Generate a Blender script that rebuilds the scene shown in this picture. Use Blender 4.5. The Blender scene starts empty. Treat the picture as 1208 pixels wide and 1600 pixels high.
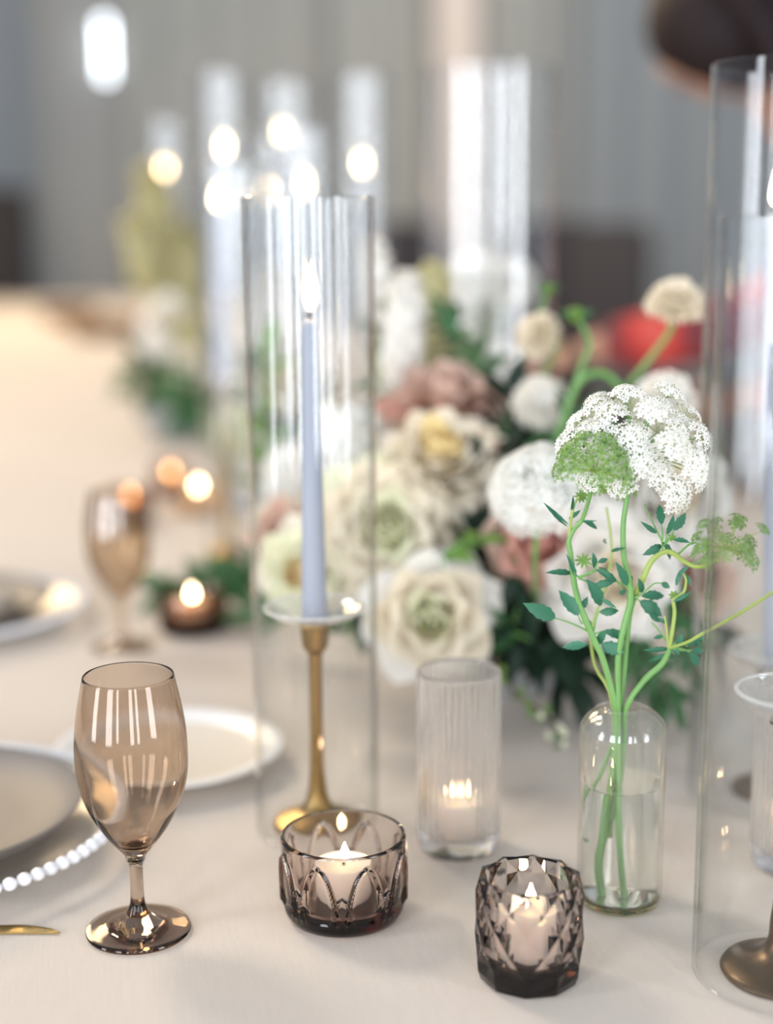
import bpy, math, random
from mathutils import Vector, Matrix, Quaternion, noise

random.seed(7)
S = bpy.context.scene
C = S.collection
PI = math.pi

# ---------------------------------------------------------------- camera
F_PX, PITCH, ROLL = 2286.0, math.radians(11.0), math.radians(-0.4)
TABLE = 0.75                                   # height of the table top
CAM = Vector((0, 0, TABLE + 0.45))
FWD = Vector((0, math.cos(PITCH), -math.sin(PITCH)))
UP0 = Vector((0, math.sin(PITCH), math.cos(PITCH)))
RT0 = Vector((1, 0, 0))
RT = RT0 * math.cos(ROLL) + UP0 * math.sin(ROLL)
UP = UP0 * math.cos(ROLL) - RT0 * math.sin(ROLL)
cd = bpy.data.cameras.new('camera')
cam = bpy.data.objects.new('camera', cd); C.objects.link(cam)
M = Matrix((RT, UP, -FWD)).transposed().to_4x4(); M.translation = CAM
cam.matrix_world = M
cd.sensor_fit = 'VERTICAL'; cd.sensor_height = 56.0; cd.sensor_width = 42.28
cd.lens = F_PX * 56.0 / 1600.0
cd.clip_start = 0.02; cd.clip_end = 100
cd.dof.use_dof = True; cd.dof.focus_distance = 0.925; cd.dof.aperture_fstop = cd.lens / 30.0
S.camera = cam

# ---------------------------------------------------------------- light
w = bpy.data.worlds.new('world'); S.world = w; w.use_nodes = True
bg = w.node_tree.nodes['Background']
bg.inputs[0].default_value = (0.78, 0.86, 1.0, 1); bg.inputs[1].default_value = 0.42

def area(name, loc, target, sx, sy, power, col):
    l = bpy.data.lights.new(name, 'AREA'); l.shape = 'RECTANGLE'; l.size = sx; l.size_y = sy
    l.energy = power; l.color = col
    o = bpy.data.objects.new(name, l); C.objects.link(o)
    o.location = loc
    o.rotation_euler = (Vector(target) - Vector(loc)).to_track_quat('-Z', 'Y').to_euler()
    return o
# daylight: tall windows in the wall behind the photographer, and the key from high on the left
for deg, wd in [(-80, .9), (-42, 1.3), (-21, .45), (14, .75), (29, .5), (66, 1.2)]:
    a = math.radians(deg)
    area('window_light', (4.8 * math.sin(a), -4.8 * math.cos(a), 1.9), (0, 0, 1.9), wd, 3.5, 31.0 * wd * 3.5, (0.89, 0.93, 1.0))
area('key_light', (-2.6, 3.4, 4.2), (0.05, 1.2, 0.8), 1.1, 1.1, 96, (1.0, 0.86, 0.72))
area('far_key_light', (-3.2, 7.5, 4.2), (-0.9, 5.2, 0.8), 2.0, 2.0, 215, (1.0, 0.74, 0.42))
area('wall_light', (0.5, 6.5, 4.8), (0.2, 11.3, 2.0), 3.0, 1.0, 120, (1.0, 0.96, 0.90))

S.view_settings.view_transform = 'Standard'; S.view_settings.look = 'None'
S.view_settings.gamma = 1.0; S.view_settings.use_curve_mapping = False
S.view_settings.exposure = 0.25
cy = S.cycles
cy.max_bounces = 18; cy.transmission_bounces = 16; cy.glossy_bounces = 6; cy.diffuse_bounces = 6
cy.transparent_max_bounces = 40; cy.volume_bounces = 0
cy.sample_clamp_indirect = 6.0; cy.blur_glossy = 0.5
cy.use_denoising = True

# ---------------------------------------------------------------- pixel -> place in the room
def ray(u, v):
    return FWD + RT * ((u - 604) / F_PX) - UP * ((v - 800) / F_PX)
def on_table(u, v, z=0.0):
    d = ray(u, v); t = (TABLE + z - CAM.z) / d.z
    return CAM + d * t
def at(u, v, y):
    d = ray(u, v)
    return CAM + d * (y / d.y)
def depth(p): return (p - CAM).dot(FWD)
def mpp(p): return depth(p) / F_PX               # metres per pixel there

# ---------------------------------------------------------------- materials
def newmat(name):
    m = bpy.data.materials.new(name); m.use_nodes = True
    nt = m.node_tree; nt.nodes.clear()
    out = nt.nodes.new('ShaderNodeOutputMaterial')
    return m, nt, out
def N(nt, t, **kw):
    n = nt.nodes.new(t)
    for k, v in kw.items(): setattr(n, k, v)
    return n
def pbr(name, col, rough=0.6, metal=0.0, sss=0.0, spec=0.5, var=0.0, scale=40.0, bump=0.0, bscale=200.0, trans=0.0, sheen=0.0):
    m, nt, out = newmat(name)
    b = N(nt, 'ShaderNodeBsdfPrincipled')
    b.inputs['Base Color'].default_value = (*col, 1); b.inputs['Roughness'].default_value = rough
    b.inputs['Metallic'].default_value = metal; b.inputs['Specular IOR Level'].default_value = spec
    if sss:
        b.inputs['Subsurface Weight'].default_value = sss
        b.inputs['Subsurface Radius'].default_value = (0.012, 0.007, 0.004)
        b.inputs['Subsurface Scale'].default_value = 1.0
    if sheen: b.inputs['Sheen Weight'].default_value = sheen
    tc = N(nt, 'ShaderNodeTexCoord')
    if var:
        n = N(nt, 'ShaderNodeTexNoise'); n.inputs['Scale'].default_value = scale
        nt.links.new(tc.outputs['Object'], n.inputs['Vector'])
        r = N(nt, 'ShaderNodeMix', data_type='RGBA')
        r.inputs[6].default_value = (*[max(0, c * (1 - var)) for c in col], 1)
        r.inputs[7].default_value = (*[min(1, c * (1 + var)) for c in col], 1)
        nt.links.new(n.outputs['Fac'], r.inputs[0]); nt.links.new(r.outputs[2], b.inputs['Base Color'])
    if bump:
        n2 = N(nt, 'ShaderNodeTexNoise'); n2.inputs['Scale'].default_value = bscale
        nt.links.new(tc.outputs['Object'], n2.inputs['Vector'])
        bp = N(nt, 'ShaderNodeBump'); bp.inputs['Strength'].default_value = bump; bp.inputs['Distance'].default_value = 0.001
        nt.links.new(n2.outputs['Fac'], bp.inputs['Height']); nt.links.new(bp.outputs[0], b.inputs['Normal'])
    sh = b.outputs[0]
    if trans:
        t = N(nt, 'ShaderNodeBsdfTranslucent'); t.inputs[0].default_value = (*col, 1)
        mx = N(nt, 'ShaderNodeMixShader'); mx.inputs[0].default_value = trans
        nt.links.new(b.outputs[0], mx.inputs[1]); nt.links.new(t.outputs[0], mx.inputs[2]); sh = mx.outputs[0]
    nt.links.new(sh, out.inputs[0])
    return m
def thin_glass(name, tint=(0.985, 0.99, 0.99), edge=(0.55, 0.56, 0.55), rough=0.02, refl=0.04, epow=4.0, whiten=0.0):
    """thin clear glass wall: light goes straight through, tinted along the longer path at grazing angles, Fresnel reflection"""
    m, nt, out = newmat(name)
    lw = N(nt, 'ShaderNodeLayerWeight'); lw.inputs['Blend'].default_value = 0.5
    p5 = N(nt, 'ShaderNodeMath', operation='POWER'); p5.inputs[1].default_value = 5.0
    nt.links.new(lw.outputs['Facing'], p5.inputs[0])
    fr = N(nt, 'ShaderNodeMath', operation='MULTIPLY_ADD'); fr.inputs[1].default_value = 0.85; fr.inputs[2].default_value = refl
    nt.links.new(p5.outputs[0], fr.inputs[0])
    p3 = N(nt, 'ShaderNodeMath', operation='POWER'); p3.inputs[1].default_value = epow
    nt.links.new(lw.outputs['Facing'], p3.inputs[0])
    mc = N(nt, 'ShaderNodeMix', data_type='RGBA')
    mc.inputs[6].default_value = (*tint, 1); mc.inputs[7].default_value = (*edge, 1)
    nt.links.new(p3.outputs[0], mc.inputs[0])
    tr = N(nt, 'ShaderNodeBsdfTransparent'); nt.links.new(mc.outputs[2], tr.inputs[0])
    gl = N(nt, 'ShaderNodeBsdfGlossy'); gl.inputs['Roughness'].default_value = rough
    gl.inputs[0].default_value = (1, 1, 1, 1)
    mx = N(nt, 'ShaderNodeMixShader')
    nt.links.new(fr.outputs[0], mx.inputs[0]); nt.links.new(tr.outputs[0], mx.inputs[1]); nt.links.new(gl.outputs[0], mx.inputs[2])
    sh = mx.outputs[0]
    if whiten:
        d = N(nt, 'ShaderNodeBsdfTranslucent'); d.inputs[0].default_value = (.9, .89, .87, 1)
        d2 = N(nt, 'ShaderNodeBsdfDiffuse'); d2.inputs[0].default_value = (.9, .89, .87, 1)
        md = N(nt, 'ShaderNodeMixShader'); md.inputs[0].default_value = 0.5
        nt.links.new(d.outputs[0], md.inputs[1]); nt.links.new(d2.outputs[0], md.inputs[2])
        m2 = N(nt, 'ShaderNodeMixShader'); m2.inputs[0].default_value = whiten
        nt.links.new(sh, m2.inputs[1]); nt.links.new(md.outputs[0], m2.inputs[2]); sh = m2.outputs[0]
    nt.links.new(sh, out.inputs[0])
    return m
def thick_glass(name, col=(1, 1, 1), ior=1.48, rough=0.0, absorb=None, dens=0.0, whiten=0.0):
    m, nt, out = newmat(name)
    g = N(nt, 'ShaderNodeBsdfGlass'); g.inputs['Color'].default_value = (*col, 1)
    g.inputs['IOR'].default_value = ior; g.inputs['Roughness'].default_value = rough
    sh = g.outputs[0]
    if whiten:
        d = N(nt, 'ShaderNodeBsdfTranslucent'); d.inputs[0].default_value = (.92, .89, .86, 1)
        d2 = N(nt, 'ShaderNodeBsdfDiffuse'); d2.inputs[0].default_value = (.92, .89, .86, 1)
        md = N(nt, 'ShaderNodeMixShader'); md.inputs[0].default_value = 0.5
        nt.links.new(d.outputs[0], md.inputs[1]); nt.links.new(d2.outputs[0], md.inputs[2])
        m2 = N(nt, 'ShaderNodeMixShader'); m2.inputs[0].default_value = whiten
        nt.links.new(sh, m2.inputs[1]); nt.links.new(md.outputs[0], m2.inputs[2]); sh = m2.outputs[0]
    nt.links.new(sh, out.inputs['Surface'])
    if absorb:
        v = N(nt, 'ShaderNodeVolumeAbsorption'); v.inputs[0].default_value = (*absorb, 1); v.inputs[1].default_value = dens
        nt.links.new(v.outputs[0], out.inputs['Volume'])
    return m
def emit(name, col, strength):
    m, nt, out = newmat(name)
    e = N(nt, 'ShaderNodeEmission'); e.inputs[0].default_value = (*col, 1); e.inputs[1].default_value = strength
    nt.links.new(e.outputs[0], out.inputs[0]); return m

def linen_mat():
    m, nt, out = newmat('linen')
    b = N(nt, 'ShaderNodeBsdfPrincipled'); b.inputs['Roughness'].default_value = 0.85
    b.inputs['Specular IOR Level'].default_value = 0.2; b.inputs['Sheen Weight'].default_value = 0.1
    tc = N(nt, 'ShaderNodeTexCoord')
    hs = []
    for ax in ('X', 'Y'):
        wv = N(nt, 'ShaderNodeTexWave', wave_type='BANDS', bands_direction=ax)
        wv.inputs['Scale'].default_value = 330; wv.inputs['Distortion'].default_value = 5.0
        wv.inputs['Detail'].default_value = 2; wv.inputs['Detail Scale'].default_value = 0.25
        nt.links.new(tc.outputs['Object'], wv.inputs['Vector']); hs.append(wv)
    ad = N(nt, 'ShaderNodeMath', operation='ADD')
    nt.links.new(hs[0].outputs['Fac'], ad.inputs[0]); nt.links.new(hs[1].outputs['Fac'], ad.inputs[1])
    mp = N(nt, 'ShaderNodeMapping'); mp.inputs['Scale'].default_value = (500, 30, 30)
    nt.links.new(tc.outputs['Object'], mp.inputs[0])
    sl = N(nt, 'ShaderNodeTexNoise'); sl.inputs['Scale'].default_value = 1; sl.inputs['Detail'].default_value = 2
    nt.links.new(mp.outputs[0], sl.inputs['Vector'])
    ad2 = N(nt, 'ShaderNodeMath', operation='ADD')
    nt.links.new(ad.outputs[0], ad2.inputs[0]); nt.links.new(sl.outputs['Fac'], ad2.inputs[1])
    bp = N(nt, 'ShaderNodeBump'); bp.inputs['Strength'].default_value = 0.3; bp.inputs['Distance'].default_value = 0.0006
    nt.links.new(ad2.outputs[0], bp.inputs['Height']); nt.links.new(bp.outputs[0], b.inputs['Normal'])
    r = N(nt, 'ShaderNodeMapRange'); r.inputs[1].default_value = 0.4; r.inputs[2].default_value = 2.4
    nt.links.new(ad2.outputs[0], r.inputs[0])
    mc = N(nt, 'ShaderNodeMix', data_type='RGBA')
    mc.inputs[6].default_value = (0.545, 0.475, 0.405, 1); mc.inputs[7].default_value = (0.675, 0.60, 0.515, 1)
    nt.links.new(r.outputs[0], mc.inputs[0]); nt.links.new(mc.outputs[2], b.inputs['Base Color'])
    nt.links.new(b.outputs[0], out.inputs[0])
    return m

LINEN = linen_mat()
CLEAR = thin_glass('clear_glass', refl=0.026)
CLEAR_BIG = thin_glass('clear_glass_wide', refl=0.040, edge=(0.6, 0.6, 0.6))
TRAYGLASS = thin_glass('drip_tray_glass', refl=0.10, edge=(0.9, 0.9, 0.88), epow=2.0, whiten=.07)
TRAYRIM = thin_glass('whitened_rim_glass', refl=0.12, edge=(0.9, 0.9, 0.88), epow=2.0, whiten=.55)  # white scatter mixed into the glass so the rim shows as a line
CHARGERGLASS = thin_glass('charger_glass', tint=(0.97, 0.96, 0.94), refl=0.015, edge=(0.9, 0.9, 0.9), rough=.25, whiten=.06)
SMOKE = thick_glass('smoke_brown_glass', col=(0.89, 0.84, 0.79), ior=1.46, absorb=(.62, .50, .40), dens=60)
SMOKE_FAR = thin_glass('smoke_brown_glass_plain', tint=(0.86, 0.79, 0.70), edge=(0.42, 0.33, 0.25), refl=0.10, epow=2.5)
VOTIVE_A = thick_glass('smoke_rose_glass', col=(0.99, 0.98, 0.975), ior=1.46, absorb=(0.68, 0.50, 0.38), dens=75)
VOTIVE_B = thick_glass('smoke_grey_glass', col=(0.99, 0.98, 0.98), ior=1.46, absorb=(0.54, 0.43, 0.37), dens=70)
VOTIVE_FAR = thin_glass('smoke_votive_plain', tint=(0.80, 0.67, 0.57), edge=(0.30, 0.20, 0.14), refl=0.05, epow=2.0)
DARKBASE = thick_glass('dark_smoke_base_glass', col=(0.28, 0.19, 0.16), ior=1.46)
RIBGLASS = thick_glass('ribbed_clear_glass', col=(0.99, 0.985, 0.98), ior=1.36, rough=0.08, whiten=.09)  # clear glass; white scatter painted in for window reflections on the ribs
VASEGLASS = thin_glass('bud_vase_glass', tint=(0.975, 0.98, 0.965), edge=(0.80, 0.77, 0.70), refl=0.06, epow=3.0, whiten=.04)
WATER = thick_glass('water', col=(0.99, 0.995, 0.985), ior=1.2)
BRASS = pbr('brass', (0.36, 0.235, 0.09), 0.36, 1.0, var=0.12, scale=60)
BRONZE = pbr('aged_bronze', (0.17, 0.115, 0.07), 0.34, 1.0, var=0.3, scale=50)
GOLD = pbr('gold_steel', (0.62, 0.45, 0.18), 0.25, 1.0)
CANDLE = pbr('blue_grey_wax', (0.34, 0.365, 0.43), 0.45, sss=0.15, spec=0.4)
IVORYWAX = pbr('ivory_wax', (0.88, 0.77, 0.65), 0.5, sss=0.5)
WICK = pbr('wick', (0.02, 0.016, 0.014), 0.9)
FLAME = emit('flame', (1.0, 0.72, 0.42), 26.0)
FLAME_FRONT = emit('flame_front', (1.0, 0.66, 0.36), 110.0)
FLAME_WARM = emit('flame_votive', (1.0, 0.62, 0.28), 7.0)
STONE = pbr('grey_stoneware', (0.175, 0.155, 0.138), 0.55, var=0.05, scale=30)
PORCELAIN = pbr('white_porcelain', (0.80, 0.79, 0.77), 0.3)
CREAMPLATE = pbr('cream_porcelain', (0.70, 0.64, 0.55), 0.35)
BEAD = pbr('white_bead_glass', (0.88, 0.89, 0.92), 0.15, spec=0.8)
def petal_mat(name, col, tr=0.40): return pbr(name, col, 0.6, spec=0.25, var=0.05, scale=25, trans=tr)
P_CREAM = petal_mat('cream_petal', (0.93, 0.87, 0.74))
P_YELLOW = petal_mat('butter_yellow_petal', (0.93, 0.80, 0.45))
P_WHITE = petal_mat('white_petal', (0.94, 0.92, 0.87))
P_GREENW = petal_mat('greenish_white_petal', (0.92, 0.92, 0.74))
P_BLUSH = petal_mat('blush_petal', (0.83, 0.63, 0.52))
P_PINK = petal_mat('dusty_pink_petal', (0.80, 0.48, 0.40))
P_LIME = petal_mat('lime_cream_petal', (0.74, 0.69, 0.40))
LEAF_D = pbr('dark_shade_leaf', (0.008, 0.026, 0.013), 0.5, var=0.3, scale=15, spec=0.3)  # near-black green; shade of the gaps between blooms put into the leaf colour
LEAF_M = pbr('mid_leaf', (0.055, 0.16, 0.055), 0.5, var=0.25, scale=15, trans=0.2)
LEAF_B = pbr('blue_green_leaf', (0.045, 0.20, 0.11), 0.45, var=0.2, scale=60, trans=0.2)
LEAF_L = pbr('light_leaf', (0.20, 0.36, 0.07), 0.5, var=0.2, scale=30, trans=0.3)
STEM = pbr('green_stem', (0.15, 0.33, 0.09), 0.45, var=0.15, scale=60)
STEM_Y = pbr('yellow_green_stem', (0.33, 0.42, 0.10), 0.5, var=0.1, scale=60)
TWIG = pbr('brown_twig', (0.10, 0.07, 0.04), 0.7)
LACE = petal_mat('lace_white', (0.93, 0.92, 0.88), 0.2)
def tint_volume(name, absorb, dens):
    m, nt, out = newmat(name)
    v = N(nt, 'ShaderNodeVolumeAbsorption'); v.inputs[0].default_value = (*absorb, 1); v.inputs[1].default_value = dens
    nt.links.new(v.outputs[0], out.inputs['Volume']); return m
DARKTINT_A = tint_volume('dark_rose_tint', (.52, .28, .22), 120)
DARKTINT_B = tint_volume('dark_smoke_tint', (.36, .23, .19), 110)
LACE_SEED = pbr('olive_bud', (0.16, 0.17, 0.05), 0.6)
BOWLM = pbr('grey_bowl', (0.42, 0.43, 0.44), 0.5)
FOAM = pbr('moss_green', (0.015, 0.04, 0.02), 0.9)

# ---------------------------------------------------------------- building helpers
def me(name, verts, faces, mat, smooth=True, mats=None, midx=None):
    m = bpy.data.meshes.new(name); m.from_pydata([tuple(v) for v in verts], [], faces)
    for mm in (mats or [mat]): m.materials.append(mm)
    if smooth: m.polygons.foreach_set('use_smooth', [True] * len(m.polygons))
    if midx: m.polygons.foreach_set('material_index', midx)
    m.update()
    if smooth: m.set_sharp_from_angle(angle=0.75)
    return m
def ob(name, mesh, parent=None, loc=(0, 0, 0)):
    o = bpy.data.objects.new(name, mesh); C.objects.link(o); o.location = loc
    if parent: o.parent = parent
    return o
def tag(o, label, cat, group=None):
    o['label'] = label; o['category'] = cat
    if group: o['group'] = group
    return o
def thing(name, label, cat, loc=(0, 0, 0), group=None, quat=None):
    o = bpy.data.objects.new(name, None); C.objects.link(o); o.location = loc
    o.empty_display_size = 0.02
    if quat: o.rotation_mode = 'QUATERNION'; o.rotation_quaternion = quat
    return tag(o, label, cat, group)
def struct(name, mesh):
    o = ob(name, mesh); o['kind'] = 'structure'; return o
def lathe(prof, segs=64, fn=None):
    """surface of revolution; r=0 ends close on the axis"""
    V, Fc, rows = [], [], []
    for (r, z) in prof:
        if r <= 1e-7: V.append((0, 0, z)); rows.append([len(V) - 1])
        else:
            row = []
            for k in range(segs):
                a = 2 * PI * k / segs
                rr = r if fn is None else fn(r, a, z)
                V.append((rr * math.cos(a), rr * math.sin(a), z)); row.append(len(V) - 1)
            rows.append(row)
    for A, B in zip(rows, rows[1:]):
        if len(A) == 1 and len(B) == 1: continue
        for k in range(segs):
            k2 = (k + 1) % segs
            if len(A) == 1: Fc.append((A[0], B[k2], B[k]))
            elif len(B) == 1: Fc.append((A[k], A[k2], B[0]))
            else: Fc.append((A[k], A[k2], B[k2], B[k]))
    return V, Fc
def smooth_prof(pts, n=6):
    """Catmull-Rom through the profile points"""
    out = []
    P = [pts[0]] + list(pts) + [pts[-1]]
    for i in range(1, len(P) - 2):
        p0, p1, p2, p3 = [Vector(q) for q in P[i - 1:i + 3]]
        for k in range(n):
            t = k / n
            out.append(0.5 * ((2 * p1) + (p2 - p0) * t + (2 * p0 - 5 * p1 + 4 * p2 - p3) * t * t + (3 * p1 - p0 - 3 * p2 + p3) * t ** 3))
    out.append(Vector(pts[-1])); return [tuple(q) for q in out]
def tube_geo(pts, radii, segs=8, cap=True):
    V, Fc = [], []
    pts = [Vector(p) for p in pts]; n = len(pts)
    t0 = (pts[1] - pts[0]).normalized()
    x = t0.orthogonal().normalized()
    for i, p in enumerate(pts):
        t = (pts[min(i + 1, n - 1)] - pts[max(i - 1, 0)])
        t = t.normalized() if t.length > 1e-9 else t0
        x = (x - t * x.dot(t)).normalized(); y = t.cross(x)
        r = radii[i] if hasattr(radii, '__len__') else radii
        for k in range(segs):
            a = 2 * PI * k / segs
            V.append(p + (x * math.cos(a) + y * math.sin(a)) * r)
    for i in range(n - 1):
        for k in range(segs):
            k2 = (k + 1) % segs
            Fc.append((i * segs + k, i * segs + k2, (i + 1) * segs + k2, (i + 1) * segs + k))
    if cap:
        Fc.append(tuple(range(segs - 1, -1, -1))); Fc.append(tuple(range((n - 1) * segs, n * segs)))
    return V, Fc
def spline(pts, n=5):
    return [Vector(q) for q in smooth_prof([tuple(p) for p in pts], n)]
def tube(name, pts, radii, mat, parent, segs=8, n=4):
    p = spline(pts, n)
    if hasattr(radii, '__len__'):
        m = len(radii) - 1; rr = []
        for i in range(len(p)):
            t = i / (len(p) - 1) * m; k = min(int(t), m - 1); rr.append(radii[k] + (radii[k + 1] - radii[k]) * (t - k))
    else: rr = radii
    off = parent.location if parent else Vector()
    V, Fc = tube_geo([q - off for q in p], rr, segs)
    return ob(name, me(name, V, Fc, mat), parent)
def join(parts):
    V, Fc = [], []
    for v, f in parts:
        o = len(V); V += list(v); Fc += [tuple(i + o for i in q) for q in f]
    return V, Fc
def xf(geo, mat):
    return [mat @ Vector(v) for v in geo[0]], geo[1]
def frame(d, side=None):
    """rotation taking +Y to d with the normal (+Z) leaning to side"""
    y = d.normalized(); s = side or Vector((0, -1, 0.4))
    z = (s - y * s.dot(y))
    z = z.normalized() if z.length > 1e-6 else y.orthogonal().normalized()
    x = y.cross(z)
    return Matrix((x, y, z)).transposed()
def quat_z(d, spin=0.0):
    return Vector((0, 0, 1)).rotation_difference(Vector(d).normalized()) @ Quaternion((0, 0, 1), spin)

# leaf and petal geometry -------------------------------------------------------
def leaf_geo(rows=6, serr=0.0, fold=0.12, bend=0.18, peak=0.45):
    """unit leaf: length 1 along +Y, full width 1 in X, folded along the midrib"""
    V, Fc = [], []
    for i in range(rows + 1):
        t = i / rows
        wd = (math.sin(PI * t ** (math.log(0.5) / math.log(peak)))) ** 0.9 if 0 < t < 1 else 0.0
        wd = max(wd, 0.03) * 0.5 * (1 + (serr if i % 2 else -serr))
        zz = -bend * t * t
        V += [(-wd, t, zz + fold * wd), (0, t, zz), (wd, t, zz + fold * wd), (0, t, zz - 0.006)]
    for i in range(rows):
        a, b = i * 4, i * 4 + 4
        Fc += [(a, a + 1, b + 1, b), (a + 1, a + 2, b + 2, b + 1), (a + 3, a, b, b + 3), (a + 2, a + 3, b + 3, b + 2)]
    return V, Fc
LEAF_GEO = leaf_geo(); LEAF_SERR = leaf_geo(9, 0.09)
LEAF_ME = {}
def leaf_mesh(mat, serr=False):
    k = (mat.name, serr)
    if k not in LEAF_ME: LEAF_ME[k] = me('leaf', *(LEAF_SERR if serr else LEAF_GEO), mat)
    return LEAF_ME[k]
def put_leaf(base, tip, width, mat, parent, side=None, serr=False, name='leaf', local=False):
    d = tip - base
    R = frame(d, side)
    m = Matrix.Translation(base if local else base - parent.location) @ R.to_4x4() @ Matrix.Diagonal((width, d.length, d.length, 1))
    o = ob(name, leaf_mesh(mat, serr), parent); o.matrix_local = m; return o

def petal_geo(cup=0.35, curl=0.15, ruffle=0.0, n=5, pointed=0.0, seed=0):
    """unit petal: base at the origin, height 1 along +Z, width about 1 in X, cupped about the +Y side (centre of the bloom is at -Y)"""
    rnd = random.Random(seed); V, Fc = [], []; k = n + 1
    for layer in (0, 1):
        for i in range(k):
            t = i / n
            half = 0.5 * (0.28 + 0.72 * math.sin(PI * 0.5 * min(1, t * 1.5))) * (1 - pointed * max(0, t - 0.55) * 1.6)
            for j in range(k):
                s = (j / n) * 2 - 1
                top = 1 - 0.16 * s * s if i == n else 1
                x = s * half
                z = t * (1 - 0.16 * s * s * t) * top
                y = -cup * (s * s) * half * 1.1 + 0.30 * math.sin(t * PI * 0.7) * 0.6 + (curl * max(0, t - 0.6) ** 1.5 * 3.2)
                y += ruffle * math.sin(s * 7 + seed) * t * t * 0.2
                V.append((x, y - (0.012 if layer else 0), z))
    m = k * k
    for i in range(n):
        for j in range(n):
            a = i * k + j
            Fc.append((a, a + 1, a + k + 1, a + k)); Fc.append((m + a, m + a + k, m + a + k + 1, m + a + 1))
    return V, Fc
PET = {}
def petal_mesh(mat, kind):
    key = (mat.name, kind)
    if key not in PET:
        g = {'rose': petal_geo(0.55, 0.25, 0.25, seed=1), 'outer': petal_geo(0.4, 0.5, 0.5, seed=2), 'bud': petal_geo(0.9, -0.05, 0.0, seed=3),
             'narrow': petal_geo(0.5, 0.2, 0.2, 4, 0.5, seed=4), 'flat': petal_geo(0.15, 0.15, 0.9, 4, seed=5)}[kind]
        PET[key] = me('petal', *g, mat)
    return PET[key]
def put_petal(parent, mesh, ang, r, z, tilt, wid, hgt, name='petal'):
    o = ob(name, mesh, parent)
    o.matrix_local = (Matrix.Rotation(ang, 4, 'Z') @ Matrix.Translation((0, r, z)) @ Matrix.Rotation(-tilt, 4, 'X') @ Matrix.Diagonal((wid, hgt, hgt, 1)))
    return o

def stem_part(root, quat, base, end, rad, mat, name='stem', sag=0.3):
    """stem from the bloom's back down into the bowl, in the bloom's own frame"""
    inv = quat.inverted()
    back = quat @ Vector((0, 0, -1))
    L = (end - base).length
    pts = [Vector((0, 0, 0)), inv @ (back * L * sag), inv @ ((end - base) * 0.7 + back * L * 0.06), inv @ (end - base)]
    p = spline(pts, 5); V, Fc = tube_geo(p, rad, 6)
    return ob(name, me(name, V, Fc, mat), root)

def rose(name, label, pos, d, R, n, mats, end, cat='flower', openness=1.0, group=None, style='rose', spin=0.0, stem=True):
    """bloom of radius R centred on pos facing d; petals are children"""
    d = Vector(d).normalized(); q = quat_z(d, spin)
    base = pos - d * R * 0.62
    t = thing(name, label, cat, base, group, q)
    inner, mid, outer = mats
    for k in range(n):
        f = k / (n - 1)
        ang = k * 2.39996 + random.uniform(-.15, .15)
        tilt = math.radians(-9 + (f ** 1.25) * 84 * openness) * random.uniform(.92, 1.08)
        rr = R * (0.06 + 0.20 * f)
        hg = R * (0.95 + 0.18 * math.sin(f * PI)) * (1.0 if f < .8 else 0.98)
        wd = R * (0.42 + 0.62 * min(1, f * 1.6))
        kind = 'bud' if f < .25 else ('rose' if f < .75 else 'outer')
        if style == 'dahlia': wd *= 0.62; kind = 'narrow'
        put_petal(t, petal_mesh(inner if f < .3 else (mid if f < .72 else outer), kind), ang, rr, R * 0.10 * (1 - f), tilt, wd, hg)
    cup, cf = lathe([(0, -R * .12), (R * .16, -R * .08), (R * .26, R * .12), (R * .16, R * .3), (0, R * .34)], 10)
    ob('calyx', me('calyx', cup, cf, STEM), t)
    if stem: stem_part(t, q, base, end, max(0.0022, R * .06), STEM)
    return t

def scabiosa(label, pos, d, R, end, mat=P_CREAM, group=None, stem=True, srad=0.0024, smat=STEM):
    d = Vector(d).normalized(); q = quat_z(d); base = pos - d * R * 0.35
    t = thing('scabiosa', label, 'flower', base, group, q)
    for ring, (n, til, hg, z) in enumerate([(13, 84, .98, 0.0), (12, 62, .92, .08), (10, 40, .84, .14), (7, 20, .76, .18)]):
        for k in range(n):
            put_petal(t, petal_mesh(mat, 'flat'), 2 * PI * (k + .5 * (ring % 2)) / n, R * .06, R * z, math.radians(til + random.uniform(-6, 6)), R * .5, R * hg * random.uniform(.93, 1.05))
    V, Fc = lathe([(0, -R * .1), (R * .25, -R * .05), (R * .34, R * .15), (R * .2, R * .4), (0, R * .5)], 12)
    ob('flower_centre', me('flower_centre', V, Fc, mat), t)
    if stem: stem_part(t, q, base, end, srad, smat, sag=.25)
    return t

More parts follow.
